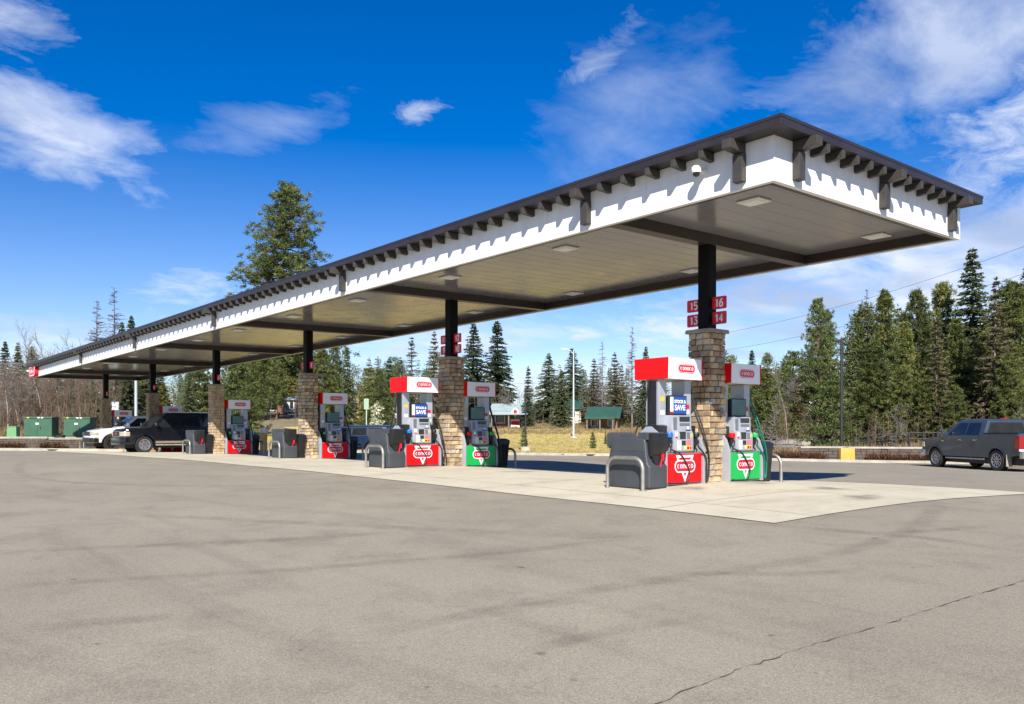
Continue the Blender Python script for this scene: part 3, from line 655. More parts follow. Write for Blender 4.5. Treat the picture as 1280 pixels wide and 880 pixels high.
# ---------------------------------------------------------------- fuel dispenser (faces +X and -X, width along Y)
SCR = {}
def screen_text(kind):
    return text_mesh
T1 = text_mesh('STOCK &', .083, M['white_print'], 'screen_text', .95, .001, .003); T2 = text_mesh('SAVE', .140, M['white_print'], 'screen_text', 1.0, .001, .004)
def dispenser(name, label, loc, base_mat, hose_mat, blue_screen, nozzles, scale_z=1.0):
    d = thing(name, label, 'fuel pump', loc, 0, 'fuel dispensers under the canopy')
    W, D = 1.10, .76
    # base with its coloured skirt
    mb = MB(); mb.bb(-D / 2 + .03, D / 2 - .03, -W / 2 + .02, W / 2 - .02, 0, .60); mb.build('cabinet', M['silver_dark'], d, bevel=.01)
    for s in (1, -1):
        mb = MB(); mb.prism([(-W / 2 + .045, .045), (W / 2 - .045, .045), (W / 2 - .045, .575), (-W / 2 + .045, .575)], lambda u, v, t: (t * s, u, v), D / 2 - .035, D / 2)
        sk = mb.build('skirt_panel', base_mat, d, bevel=.006)
        f = D / 2
        stick(TRW, sk, (s * (f + .001), 0, .325), s); stick(TRG if base_mat == M['green'] else TRR, sk, (s * (f + .001), 0, .325), s)
        stick(BCW, sk, (s * (f + .004), 0, .345), s); stick(BCR, sk, (s * (f + .004), 0, .345), s); stick(W2, sk, (s * (f + .0122), 0, .345), s)
    for s in (1, -1):   # rounded end wings beside the nozzle pockets
        mb = MB(); mb.prism([(-.41, 0), (.41, 0), (.41, .62), (.33, .84), (.20, .98), (.06, 1.08), (-.06, 1.08), (-.20, .98), (-.33, .84), (-.41, .62)], lambda u, v, t: (u, s * t, v), W / 2 - .02, W / 2 + .035)
        mb.build('end_wing', M['silver'], d, bevel=.012, smooth=35)
    # nozzle pocket core, console and columns
    mb = MB(); mb.bb(-.20, .20, -W / 2 + .0, W / 2 - .0, .602, 1.10); mb.build('nozzle_pocket', M['black_plastic'], d, bevel=.01)
    mb = MB()
    mb.prism([(.33, .604), (.36, .62), (.355, .95), (.31, 1.02), (.30, 1.29), (-.30, 1.29), (-.31, 1.02), (-.355, .95), (-.36, .62), (-.33, .604)], lambda u, v, t: (u, t, v), -.29, .29)
    con = mb.build('console', M['silver'], d, bevel=.012, smooth=35)
    for s in (1, -1):
        mb = MB(); mb.bb(-.16, .16, s * .27, s * .47, 1.102, 1.96); mb.build('column', M['silver'], d, bevel=.015)
        mb = MB(); mb.bb(-.10, .10, s * .472, s * .492, 1.12, 1.93); mb.build('hose_channel', M['black_plastic'], d)
    # valance
    mb = MB(); mb.bb(-.37, .37, -.49, .49, 1.965, 2.33); va = mb.build('valance', M['white_panel'], d, bevel=.01)
    for s in (1, -1):
        mb = MB(); mb.prism([(-.395, 1.955), (.395, 1.955), (.405, 2.345), (-.405, 2.345)], lambda u, v, t: (u, s * t, v), .492, .515); mb.build('valance_end', M['red'], va, bevel=.006)
        mb = MB(); mb.prism([(-.492, 1.955), (.492, 1.955), (.492, 2.345), (-.492, 2.345)], lambda u, v, t: (s * t, u, v), .372, .39); mb.build('valance_face', M['white_print'], va, bevel=.006)
        for me in (CAPW, CAPR0, CAPR): stick(me, va, (s * .3905, .04 * s, 2.155), s)
        stick(W1, va, (s * .3977, .04 * s, 2.155), s)
    for s in (1, -1):
        # screen between the columns
        scn = MB().bb(s * .165, s * .225, -.255, .255, 1.30, 1.66).build('screen', M['black_plastic'], d, bevel=.008)
        pl = MB().bb(s * .2252, s * .228, -.235, .235, 1.325, 1.64).build('picture', M['screen_blue'] if blue_screen else M['screen_dark'], scn)
        if blue_screen:
            MB().bb(s * .2284, s * .2294, s * -.235, s * -.145, 1.36, 1.63).build('picture_band', M['white_print'], scn)
            MB().bb(s * .2284, s * .2294, s * -.235, s * -.145, 1.327, 1.355).build('picture_band', M['red'], scn)
            stick(T1, scn, (s * .2295, s * .05, 1.545), s); stick(T2, scn, (s * .2295, s * .05, 1.43), s)
        # console furniture
        def plate(nm, mat, y0, y1, z0, z1, x0=.312, dx=.012): return MB().bb(s * x0, s * (x0 + dx), s * y0, s * y1, z0, z1).build(nm, mat, con, bevel=.003)
        plate('display', M['lcd'], -.06, .235, 1.175, 1.265, .301); plate('card_slot', M['silver_dark'], -.06, .235, 1.10, 1.145, .303)
        plate('card_reader', M['silver_dark'], -.245, -.155, 1.03, 1.25, .303, .02)
        plate('pin_screen', M['lcd'], -.11, .06, .845, .985, .345, .015); plate('keypad', M['silver_dark'], .09, .18, .85, .97, .35, .012)
        plate('grade_label', M['cream_print'], -.19, -.08, .645, .82, .357, .006); plate('grade_label', M['pink_print'], .07, .22, .735, .83, .357, .006)
        plate('grade_label', M['yellow_print'], .0, .23, .645, .725, .3575, .006); plate('grade_button', M['lcd'], -.06, .05, .735, .82, .3575, .008)
        plate('notice', M['trim_white'], .16, .215, 1.03, 1.08, .307, .006)
        for (nm_, mt_, y0_, y1_, z0_, z1_) in (('sticker', 'trim_white', -.24, -.17, .90, .98), ('sticker', 'red_sign', -.24, -.17, .86, .895), ('sticker', 'yellow_print', .20, .26, .88, .95), ('receipt_slot', 'black_plastic', .10, .24, 1.00, 1.022)): plate(nm_, M[mt_], y0_, y1_, z0_, z1_, .352 if z0_ < .95 else .322, .006)
        for j_ in range(3): plate('grade_key', M[('trim_white', 'lcd', 'red_sign')[j_]], .015 + j_ * .075, .065 + j_ * .075, .660, .705, .3636, .006)
        for y0_, z0_, mt_ in ((.30, 1.42, 'red_sign'), (.30, 1.32, 'trim_white'), (-.43, 1.30, 'trim_white'), (-.43, 1.55, 'yellow_print'), (.31, 1.18, 'trim_white')): MB().bb(s * .1605, s * .163, s * y0_, s * (y0_ + .11), z0_, z0_ + .08).build('sticker', M[mt_], con)
        # nozzles hang in the pockets beside the console
        for k, nm in enumerate(nozzles):
            yy = s * (-.39 if k == 0 else .39); mb = MB()
            mb.tube([(s * .22, yy, .66), (s * .30, yy, .78), (s * .34, yy, .90)], [.028, .034, .038], 8)
            mb.tube([(s * .34, yy, .88), (s * .40, yy, .80), (s * .38, yy, .70)], [.012, .012, .01], 6)
            nz = mb.build('nozzle', M['black_plastic'], d, smooth=50)
            MB().lathe([(0, .045), (.055, .04), (.068, .0), (.06, -.05), (0, -.055)], lambda a, b_, t: (s * .335 + a, yy + b_, .93 + t), 12).build('nozzle_cover', M[nm], nz, smooth=60)
    # hoses: from the valance down, round near the ground and back up to a nozzle
    def spline(P, sub=6):
        P = [Vector(p) for p in P]; q = [P[0] * 2 - P[1]] + P + [P[-1] * 2 - P[-2]]; o_ = []
        for i in range(1, len(q) - 2):
            for k in range(sub):
                t = k / sub; a, b_, c, e = q[i - 1], q[i], q[i + 1], q[i + 2]
                o_.append(0.5 * ((2 * b_) + (c - a) * t + (2 * a - 5 * b_ + 4 * c - e) * t * t + (3 * b_ - a - 3 * c + e) * t ** 3))
        o_.append(P[-1]); return o_
    for s in (1, -1):
        MB().tube(spline([(s * .05, s * .515, 1.96), (s * .10, s * .535, 1.6), (s * .26, s * (.60 if s > 0 else .57), 1.1), (s * .40, s * .68, .55), (s * .42, s * .66, .14), (s * .42, s * .60, .05), (s * .42, s * .60, .2), (s * .44, s * .55, .5), (s * .37, s * .40, .72)]), .017, 7).build('hose', M[hose_mat], d, smooth=60)
        if s > 0: MB().tube(spline([(s * .12, s * .485, 1.95), (s * .17, s * .515, 1.6), (s * .32, s * .57, 1.15), (s * .42, s * .64, .70), (s * .44, s * .67, .40)]), .013, 7).build('hose', M[hose_mat], d, smooth=60)
        MB().tube(spline([(s * .37, s * -.38, .66), (s * .40, s * -.16, .58), (s * .42, s * -.02, .42), (s * .425, s * .09, .22), (s * .42, s * .0, .05), (s * .41, s * -.25, .03), (s * .40, s * -.46, .05)]), .013, 7).build('hose', M['rubber'], d, smooth=60)
    return d
isl = [(-S * n, g(-S * n, 0.0)) for n in range(6)]
NZ = {0: 'nearest', 1: 'second', 2: 'third', 3: 'fourth', 4: 'fifth', 5: 'sixth'}
def Z(x, y): return g(x, y) + .008
dispenser('fuel_dispenser', 'red fuel dispenser left of the nearest stone column, behind the big grey bin', (0, -1.18, Z(0, -1.18)), M['red'], 'rubber', True, ('nozzle_blue', 'black_plastic'))
dispenser('fuel_dispenser', 'green fuel dispenser with green hoses right of the nearest stone column', (0, .74, Z(0, .74)), M['green'], 'hose_green', False, ('red', 'green'))
dispenser('fuel_dispenser', 'red fuel dispenser left of the second stone column, blue screen', (-S, -1.21, Z(-S, -1.21)), M['red'], 'rubber', True, ('nozzle_blue', 'black_plastic'))
dispenser('fuel_dispenser', 'green fuel dispenser right of the second stone column', (-S, .74, Z(-S, .74)), M['green'], 'rubber', False, ('red', 'green'))
for n, lb in ((2, 'red fuel dispenser beside the third stone column from the near end'), (3, 'red fuel dispenser beside the fourth stone column, right of the dark SUV'), (4, 'red fuel dispenser half hidden behind the black SUV'), (5, 'red fuel dispenser farthest back, behind the white pickup')):
    dispenser('fuel_dispenser', lb, (-S * n, .86, Z(-S * n, .86)), M['red'], 'rubber', False, ('green', 'black_plastic'))

# ---------------------------------------------------------------- stone columns with black posts
def stone_mesh(l, h, dp, seed):
    r_ = random.Random(seed); m = MB(); m.box((0, 0, 0), (l, dp, h)); me_v = []
    m.v = [(x + r_.uniform(-.006, .006), y + (r_.uniform(-.018, .010) if y < 0 else 0), z + r_.uniform(-.004, .004)) for x, y, z in m.v]
    return m.mesh('stone', M[('stone', 'stone_brown', 'stone_grey', 'stone')[seed % 4]], bevel=.007, seg=1)
HB = .117; CH = (3.0 - .085) / 25
STN = {}
for ln in (.12, .17, .22, .28, .34):
    STN[ln] = [stone_mesh(ln - .012, CH - .011, .10, int(ln * 1000) * 4 + k) for k in range(4)]
def layout(seed):
    """stones as (mesh length, face, along, z); each course covers the four faces with lengths that sum to the width"""
    r_ = random.Random(seed); res = []; Wd = .50
    combos = {0: [(.28, .22), (.22, .28), (.34, .17), (.17, .34), (.17, .17, .17), (.22, .12, .17), (.12, .22, .17), (.28, .12, .12)]}
    for c in range(25):
        z = CH * (c + .5)
        for f in range(4):
            cb = r_.choice(combos[0]); tot = sum(cb); k = (Wd - (.0)) / tot; x = -Wd / 2
            for l in cb:
                res.append((l, f, x + l * k / 2, z, k, r_.randrange(4), r_.uniform(-.014, .018))); x += l * k
    return res
POSTM = None
for n in range(6):
    x, z0 = isl[n]; c = thing('stone_column', ['tan stone column nearest the camera', 'stone column second from the near end', 'stone column third from the near end', 'stone column fourth from the near end, right of the black SUV', 'stone column behind the black SUV', 'farthest stone column, behind the white pickup'][n] + ', carrying a black post', 'column', (x, 0, z0), 0, 'stone columns of the canopy')
    MB().bb(-.19, .19, -.19, .19, 0, 3.0 - .086).build('core', M['mortar'], c)
    lay = layout(n + 20); acc = []
    for (l, f, a, z, k, v, pr) in lay:
        rz = f * math.pi / 2; off = .205 + pr
        if n < 3:
            o = link('stone', STN[l][v], c); dx, dy = a, -off
            o.location = (dx * math.cos(rz) - dy * math.sin(rz), dx * math.sin(rz) + dy * math.cos(rz), z); o.rotation_euler = (0, 0, rz); o.scale = (k * (.985 if f % 2 else 1.015), 1, 1)
        else: acc.append((l, f, a, z, k, v, off, rz))
    if acc:
        m = MB()
        for (l, f, a, z, k, v, off, rz) in acc:
            m.box((a * math.cos(rz) + off * math.sin(rz), a * math.sin(rz) - off * math.cos(rz), z), ((l - .012) * k, .10, CH - .011), rz)
        o = m.build('stone_cladding', M['stone'], c, bevel=.006, seg=1); o['kind'] = 'stuff'
    cp = MB(); cp.hexa([(-.31, -.31, 2.915), (.31, -.31, 2.915), (.31, .31, 2.915), (-.31, .31, 2.915), (-.30, -.30, 2.99), (.30, -.30, 2.99), (.30, .30, 2.99), (-.30, .30, 2.99)]); cp.build('column_cap', M['cap_stone'], c, bevel=.01)
    zt_ = ZS + cz(x, 0) - z0 + .0
    MB().bb(-.127, .127, -.127, .127, 2.991, zt_).build('post', M['post_black'], c, bevel=.008)
    MB().bb(-.17, .17, -.17, .17, 2.9915, 3.012).build('base_plate', M['post_black'], c)
    if n == 0: MB().bb(.268, .285, .05, .14, 1.33, 1.45).build('junction_box', M['silver_dark'], c, bevel=.004)
SEG = {'0': [[(-.3, .25), (-.3, -.25), (-.15, -.5), (.15, -.5), (.3, -.25), (.3, .25), (.15, .5), (-.15, .5), (-.3, .25)]], '1': [[(-.18, .3), (.05, .5), (.05, -.5)]],
       '2': [[(-.3, .25), (-.15, .5), (.15, .5), (.3, .25), (.2, .0), (-.3, -.45), (.32, -.45)]], '3': [[(-.28, .5), (.28, .5), (.02, .1), (.25, 0), (.3, -.22), (.15, -.48), (-.15, -.48), (-.3, -.28)]],
       '4': [[(.12, -.5), (.12, .5), (-.32, -.2), (.32, -.2)]], '5': [[(.28, .48), (-.22, .48), (-.26, .05), (.1, .1), (.3, -.1), (.28, -.3), (.1, -.5), (-.28, -.42)]],
       '6': [[(.2, .5), (-.15, .2), (-.3, -.15), (-.2, -.45), (.1, -.5), (.3, -.3), (.25, -.02), (0, .08), (-.25, -.08)]], '7': [[(-.3, .48), (.3, .48), (-.05, -.5)]],
       '8': [[(0, .03), (.24, .2), (.2, .45), (-.2, .45), (-.24, .2), (0, .03), (.3, -.2), (.2, -.48), (-.2, -.48), (-.3, -.2), (0, .03)]], '9': [[(-.2, -.5), (.15, -.2), (.3, .15), (.2, .45), (-.1, .5), (-.3, .3), (-.25, .02), (0, -.08), (.25, .08)]]}
def digit_mesh(tx, h, mat):
    mb = MB(); st = h * .66
    for i, ch in enumerate(tx):
        cx = (i - (len(tx) - 1) / 2) * st
        for pl in SEG[ch]: stroke(mb, [(cx + x * h * .8, y * h) for x, y in pl], h * .21, 0, .002)
    return mb.mesh('digits', mat)
# number signs: flags on both sides of each post, facing -Y
for n in range(6):
    x, z0 = isl[n]
    nums = [(1, '16', 3.50), (1, '14', 3.205), (-1, '15', 3.50), (-1, '13', 3.205)] if n == 0 else [(1, '12', 3.50), (1, '10', 3.205), (-1, '11', 3.50), (-1, '9', 3.205)] if n == 1 else [(1, str(8 - 2 * (n - 2)), 3.27), (-1, str(7 - 2 * (n - 2)), 3.27)]
    for sgn, tx, zc in nums:
        t = thing('number_sign', f"{'upper ' if zc > 3.4 else 'lower ' if len(nums) == 4 else ''}{'right' if sgn > 0 else 'left'} red number sign reading {tx} on the {NZ[n]} black post", 'sign', (x + sgn * .305, -.02, z0 + zc), 0, 'pump number signs')
        MB().prism(rrect(.33, .245, .03), lambda u, v, tt: (u, tt, v), -.012, .012).build('plate', M['red_sign'], t, bevel=.003)
        for sd in (-1, 1):
            o = link('digits', digit_mesh(tx, .15, M['white_print']), t); mt = Matrix.Rotation(R(90), 4, 'X')
            if sd > 0: mt = Matrix.Rotation(math.pi, 4, 'Z') @ mt
            mt.translation = Vector((0, sd * .0135, 0)); o.matrix_local = mt
        MB().bb(sgn * -.18, sgn * -.10, .0125, .03, -.05, .05).build('mount', M['post_black'], t)
# red capsule sign on the far end of the fascia
sg = thing('canopy_sign', 'red capsule sign with white border on the far left end of the canopy fascia', 'sign', (XC + 1.05, YA - .14, ZS + .34 + cz(XC, YA)))
CAP = lambda w_, h_, y0, y1, nm, mt, p: MB().prism(rrect(w_, h_, h_ * .49), lambda u, v, t: (u, t, v), y0, y1).build(nm, mt, p, bevel=.004)
CAP(1.75, .66, -.07, .13, 'sign_box', M['red_sign'], sg); CAP(1.60, .54, -.075, -.0705, 'sign_line', M['white_print'], sg); CAP(1.50, .45, -.080, -.0755, 'sign_field', M['red_sign'], sg)
W3 = word_mesh(1.25, 'sign_letters', M['white_print']); o = link('sign_letters', W3, sg); o.matrix_local = Matrix.Translation((0, -.0805, 0)) @ Matrix.Rotation(R(90), 4, 'X')
sc2 = copy_tree(sc); sc2.location = (XC + .02, YA - .003, ZS + .42 + cz(XC, YA)); sc2['label'] = 'white dome security camera at the far left end of the canopy'

# ---------------------------------------------------------------- bins, hoops
def waste_station(label, loc):
    t = thing('waste_station', label, 'bin', loc, 0, 'grey waste and windshield wash units')
    mb = MB()
    mb.prism([(-.46, 0), (.50, 0), (.52, .03), (.52, .40), (.46, .45), (.41, .88), (.26, .90), (.0, .93), (-.26, .90), (-.38, .88), (-.45, .60), (-.48, .40), (-.48, .03)], lambda u, v, t_: (u, t_, v), -.25, .25)
    b_ = mb.build('tank', M['bin_grey'], t, bevel=.045, seg=3, smooth=50)
    mb = MB(); mb.prism([(-.52, .74), (-.46, .70), (-.34, .86), (-.20, .88), (-.20, .99), (-.46, 1.0), (-.52, .97)], lambda u, v, t_: (u, t_, v), -.235, .235); mb.build('hood', M['bin_grey'], t, bevel=.02, smooth=40)
    mb = MB(); mb.prism([(.24, .86), (.46, .86), (.46, 1.0), (.24, 1.0)], lambda u, v, t_: (u, t_, v), -.235, .235); mb.build('hood', M['bin_grey'], t, bevel=.02)
    mb = MB(); mb.prism([(.40, .62), (.49, .56), (.56, .66), (.585, .78), (.585, .985), (.40, .985)], lambda u, v, t_: (u, t_, v), -.19, .19); mb.build('towel_dispenser', M['black_plastic'], t, bevel=.025, smooth=40)
    mb = MB(); mb.prism([(-.15, 0), (.15, 0), (.10, -.14), (.0, -.26), (-.10, -.14)], lambda u, v, t_: (t_, u, .62 + v), .445, .505); mb.build('wash_pocket', M['black_plastic'], t, bevel=.01)
    mb = MB(); mb.tube([(.50, .05, .34), (.53, .10, .58)], .016, 6); mb.box((.53, .10, .56), (.03, .05, .12)); mb.build('squeegee', M['red_sign'], t)
    for zz_ in (.30, .66): MB().bb(-.465 if zz_ < .5 else -.41, .505 if zz_ < .5 else .42, -.2535, .2535, zz_, zz_ + .012).build('seam', M['bin_grey'], t)
    for xx_ in (-.38, .16): MB().bb(xx_, xx_ + .012, -.2535, .2535, .02, .86).build('rib', M['bin_grey'], t)
    return t
def hoop(label, loc, w_=.84, h_=.57):
    t = thing('hoop_bollard', label, 'bollard', loc, 0, 'steel hoop bollards'); P = [(-w_ / 2, 0, -.1), (-w_ / 2, 0, h_ - .2)]
    for k in range(1, 8): a = math.pi - math.pi / 2 * k / 8; P.append((-w_ / 2 + .2 + .2 * math.cos(a), 0, h_ - .2 + .2 * math.sin(a)))
    P.append((-w_ / 2 + .2, 0, h_))
    P += [(-p[0], 0, p[2]) for p in P[::-1]]
    MB().tube(P, .035, 12).build('hoop', M['galvanised'], t, smooth=50)
    for s in (-1, 1): MB().lathe([(0, .012), (.075, .012), (.075, 0)], lambda a, b_, z_: (s * w_ / 2 + a, b_, z_), 14).build('flange', M['galvanised'], t)
    return t
def trash(label, loc):
    t = thing('trash_can', label, 'bin', loc, 0, 'black trash cans')
    MB().loft([[(x * w_, y * w_, z_) for x, y in rrect(1, .8, .15)] for z_, w_ in ((0, .42), (.66, .52), (.68, .55), (.74, .55))]).build('can', M['black_plastic'], t, smooth=35)
    MB().loft([[(x * w_, y * w_, z_) for x, y in rrect(1, .8, .15)] for z_, w_ in ((.741, .56), (.80, .54), (.84, .36))]).build('lid', M['black_plastic'], t, smooth=35); return t
for n in range(6):
    x = -S * n; o = NZ[n] if n < 5 else 'farthest'
    two = n < 2; yb = -2.09 if two else -.90
    waste_station(f'dark grey plastic waste unit with black wash pocket at the {o} island', (x, yb, Z(x, yb)))
    hoop(f'silver steel hoop bollard in front of the {o} island\'s grey waste unit', (x + .08, yb - .40, g(x, yb - .40)))
    if not two: trash(f'black trash can tucked between grey unit and stone column of the {o} island', (x + .12, -.46, Z(x, -.46)))
    trash(f'black trash can behind the dispenser at the far side of the {o} island', (x + .08, 1.62, Z(x, 1.62)))
    hoop(f'silver steel hoop bollard at the far side of the {o} island', (x, 1.95, g(x, 1.95)))
# ---------------------------------------------------------------- vehicles (local: +x forward, +y left, z up)
def arc(cx, cz_, r_, a0, a1, n=9): return [(cx + r_ * math.cos(R(a0 + (a1 - a0) * k / n)), cz_ + r_ * math.sin(R(a0 + (a1 - a0) * k / n))) for k in range(n + 1)]
def wheel(parent, x, y, r_, wd, spokes, rim_mat, name='wheel'):
    s = 1 if y > 0 else -1
    mb = MB(); rr_ = r_ * .66
    mb.lathe([(rr_, -wd / 2 + .01), (r_ * .93, -wd / 2), (r_ * .99, -wd / 2 + .03), (r_, -wd / 4), (r_, wd / 4), (r_ * .99, wd / 2 - .03), (r_ * .93, wd / 2), (rr_, wd / 2 - .01), (rr_, -wd / 2 + .01)], lambda a, b_, t: (x + a, y + t, r_ + b_), 28)
    w_ = mb.build(name, M['rubber'], parent, smooth=30)
    mb = MB(); mb.lathe([(0, s * (wd / 2 - .05)), (rr_ * .22, s * (wd / 2 - .045)), (rr_ * .25, s * (wd / 2 - .10)), (rr_ * .86, s * (wd / 2 - .11)), (rr_ * .9, s * (wd / 2 - .012)), (rr_ * 1.0, s * (wd / 2 - .004)), (rr_ * 1.0, -s * wd / 2 * .8)], lambda a, b_, t: (x + a, y + t, r_ + b_), 28)
    for k in range(spokes):
        a = 2 * math.pi * k / spokes + .3; c, sn = math.cos(a), math.sin(a); hw = rr_ * (.17 if spokes <= 6 else .09)
        P = []
        for rad, wv in ((rr_ * .12, hw * 1.0), (rr_ * .93, hw * .85)):
            for side in (-1, 1): P.append((x + c * rad - sn * side * wv, r_ + sn * rad + c * side * wv))
        y0, y1 = y + s * (wd / 2 - .09), y + s * (wd / 2 - .018)
        q = [P[0], P[1], P[3], P[2]]; mb.hexa([(u, y0, v) for u, v in q] + [(u, y1, v) for u, v in q])
    mb.build('rim', rim_mat, w_, smooth=30)
    MB().lathe([(rr_ * .88, s * (wd / 2 - .15)), (0, s * (wd / 2 - .15))], lambda a, b_, t: (x + a, y + t, r_ + b_), 20).build('brake_disc', M['dark_metal'], w_)
    return w_
def vehicle(name, label, loc, rz, spec, group=None):
    """spec: L, W, low outline, cab rings, windows ..."""
    v = thing(name, label, spec['cat'], loc, rz, group); W = spec['W']; hw = W / 2; wr = spec['wr']; fx, rx = spec['fx'], spec['rx']; P = M[spec['paint']]
    ar = wr * 1.17
    sill = spec['sill']
    def zcross(r_): return math.degrees(math.asin((sill - wr) / r_))
    a = zcross(ar)
    low = [(q[0], q[1]) for q in spec['tail']]                       # from rear bottom, up over to the front bottom
    bot = arc(fx, wr, ar, a, 180 - a) + arc(rx, wr, ar, a, 180 - a)
    outl = spec['top'] + [(spec['top'][-1][0], sill)] if False else spec['top'] + bot
    n = len(outl); mb = MB()
    # layers across the width: rounded shoulders
    def hwz(z, y): return y
    lay = [(-hw, .17, .04), (-hw + .05, .08, .012), (-hw + .32, 0, 0), (hw - .32, 0, 0), (hw - .05, .08, .012), (hw, .17, .04)]
    cx_ = sum(q[0] for q in spec['top']) / len(spec['top']); cx_ = (spec['top'][0][0] + spec['top'][-1][0]) / 2; rings = []
    ntop = len(spec['top'])
    for yy, ins, zin in lay:
        ring = []
        for i, (x, z) in enumerate(outl):
            if i < ntop:
                e_ = max(0.0, abs(x - cx_) / (spec['L'] / 2) - .80) / .20; xx = x - math.copysign(ins * min(1, e_), x - cx_) * (1 if x > cx_ else .5); zz2 = z - (zin if z > sill + .3 else 0)
            else: xx, zz2 = x, z
            k = max(0.0, (spec['waist'] - zz2)) * .10
            ring.append((xx, yy - math.copysign(k, yy) if abs(yy) > hw - .02 else yy, zz2))
        rings.append(ring)
    mb.loft(rings); bm_me = mb.mesh('body', P, smooth=28)
    b_ = link('body', bm_me, v)
    # dark underbody between the wheels
    MB().bb(spec['top'][0][0] + .12, spec['top'][-1][0] - .12, -hw + .24, hw - .24, wr * .62, spec['waist'] - .25).build('underbody', M['black_plastic'], v)
    for s in (-1, 1):
        for xw in (fx, rx):
            m2 = MB(); Q = arc(xw, wr, ar + .045, a, 180 - a, 12); Q2 = arc(xw, wr, ar - .012, a, 180 - a, 12)
            kk = max(0.0, spec['waist'] - wr - ar * .6) * .10
            for i in range(len(Q) - 1):
                k0 = max(0.0, spec['waist'] - Q[i][1]) * .10; k1 = max(0.0, spec['waist'] - Q[i + 1][1]) * .10
                m2.quad((Q[i][0], s * (hw - k0 + .010), Q[i][1]), (Q[i + 1][0], s * (hw - k1 + .010), Q[i + 1][1]), (Q2[i + 1][0], s * (hw - k1 + .016), Q2[i + 1][1]), (Q2[i][0], s * (hw - k0 + .016), Q2[i][1]))
                m2.quad((Q2[i][0], s * (hw - k0 + .016), Q2[i][1]), (Q2[i + 1][0], s * (hw - k1 + .016), Q2[i + 1][1]), (Q2[i + 1][0], s * (hw - .25), Q2[i + 1][1]), (Q2[i][0], s * (hw - .25), Q2[i][1]))
            m2.build('wheel_arch', M[spec.get('arch', 'black_plastic')], v, smooth=40)
            wheel(v, xw, s * (hw - .155), wr, .27, spec['spokes'], M[spec['rim']])
    # cab: frustum with tumblehome
    (bx0, bx1, zb), (tx0, tx1, zt2) = spec['cab']; wb, wt = hw - .03, hw - spec.get('tumble', .20)
    rings = []
    for (x0, x1, z, w2) in ((bx0, bx1, zb - .06, wb), (bx0 + (tx0 - bx0) * .97, bx1 + (tx1 - bx1) * .94, zt2 - .06, wt), (tx0 + .07, tx1 - .10, zt2 - .005, wt - .08), (tx0 + .35, tx1 - .45, zt2 + .02, wt - .25)):
        rings.append([(x0, -w2, z), (x1, -w2, z), (x1, w2, z), (x0, w2, z)])
    cb = MB().loft(rings).build('cab', P, v, bevel=.03, seg=2, smooth=40)
    H0, H1 = zb - .06, zt2 - .06
    X0 = (bx0, bx0 + (tx0 - bx0) * .97); X1 = (bx1, bx1 + (tx1 - bx1) * .94)
    def sidept(x, z, s, off=.006):
        t = (z - H0) / (H1 - H0); return (x, s * (wb + (wt - wb) * t + off), z)
    def fx_at(z, X): t = (z - H0) / (H1 - H0); return X[0] + (X[1] - X[0]) * t
    z0, z1 = zb + .03, zt2 - .15
    for s in (-1, 1):
        for (l0, l1, h0, h1) in spec['side_windows']:   # x at bottom-rear, bottom-front, top-rear, top-front
            q = [sidept(l0, z0, s), sidept(l1, z0, s), sidept(h1, z1, s), sidept(h0, z1, s)]
            q2 = [sidept(l0 - .02, z0 - .02, s, .003), sidept(l1 + .025, z0 - .02, s, .003), sidept(h1 + .02, z1 + .02, s, .003), sidept(h0 - .02, z1 + .02, s, .003)]
            wf = MB().quad(*q2).build('window_frame', M['black_plastic'], v); MB().quad(*q).build('window', M['car_glass'], wf)
    def endwin(X, sgn, nm):
        q = []
        for z, k in ((z0, .15), (z1 + .03, .13)):
            x = fx_at(z, X) + sgn * .006; t = (z - H0) / (H1 - H0); w2 = wb + (wt - wb) * t - k; q.append((x, w2, z)); 
        MB().quad((q[0][0], -q[0][1], z0), (q[0][0], q[0][1], z0), (q[1][0], q[1][1], z1 + .03), (q[1][0], -q[1][1], z1 + .03)).build(nm, M['car_glass'], v)
    endwin(X1, 1, 'windshield'); endwin(X0, -1, 'rear_window')
    for (nm, mt, x0, x1, y0, y1, za, zb_, both) in spec['bits']:
        for s in ((-1, 1) if both else (1,)):
            MB().bb(x0, x1, s * y0, s * y1, za, zb_).build(nm, M[mt], v, bevel=.012 if min(abs(x1 - x0), abs(y1 - y0), abs(zb_ - za)) > .03 else .003)
    XF = spec['top'][-2][0]
    for (nm, mt, dx, z_0, z_1) in spec['front']:      # bumpers and lamps that follow the rounded nose
        if nm == 'headlight':
            for s in (-1, 1): MB().prism([(XF - .34, hw - .06), (XF - .32, hw + .007), (XF - .17, hw + .008), (XF - .065, hw - .045), (XF + .014, hw - .31), (XF + .016, hw - .44), (XF - .10, hw - .44)], lambda u, v_, t_: (u, s * v_, t_), z_0, z_1).build('headlight', M[mt], v, bevel=.008)
        else:
            MB().prism([(XF - .35, -hw + .02), (XF - .17 + dx, -hw - .003), (XF - .06 + dx, -hw + .10), (XF + dx, -hw + .36), (XF + dx, hw - .36), (XF - .06 + dx, hw - .10), (XF - .17 + dx, hw + .003), (XF - .35, hw - .02)], lambda u, v_, t_: (u, v_, t_), z_0, z_1).build(nm, M[mt], v, bevel=.02, smooth=40)
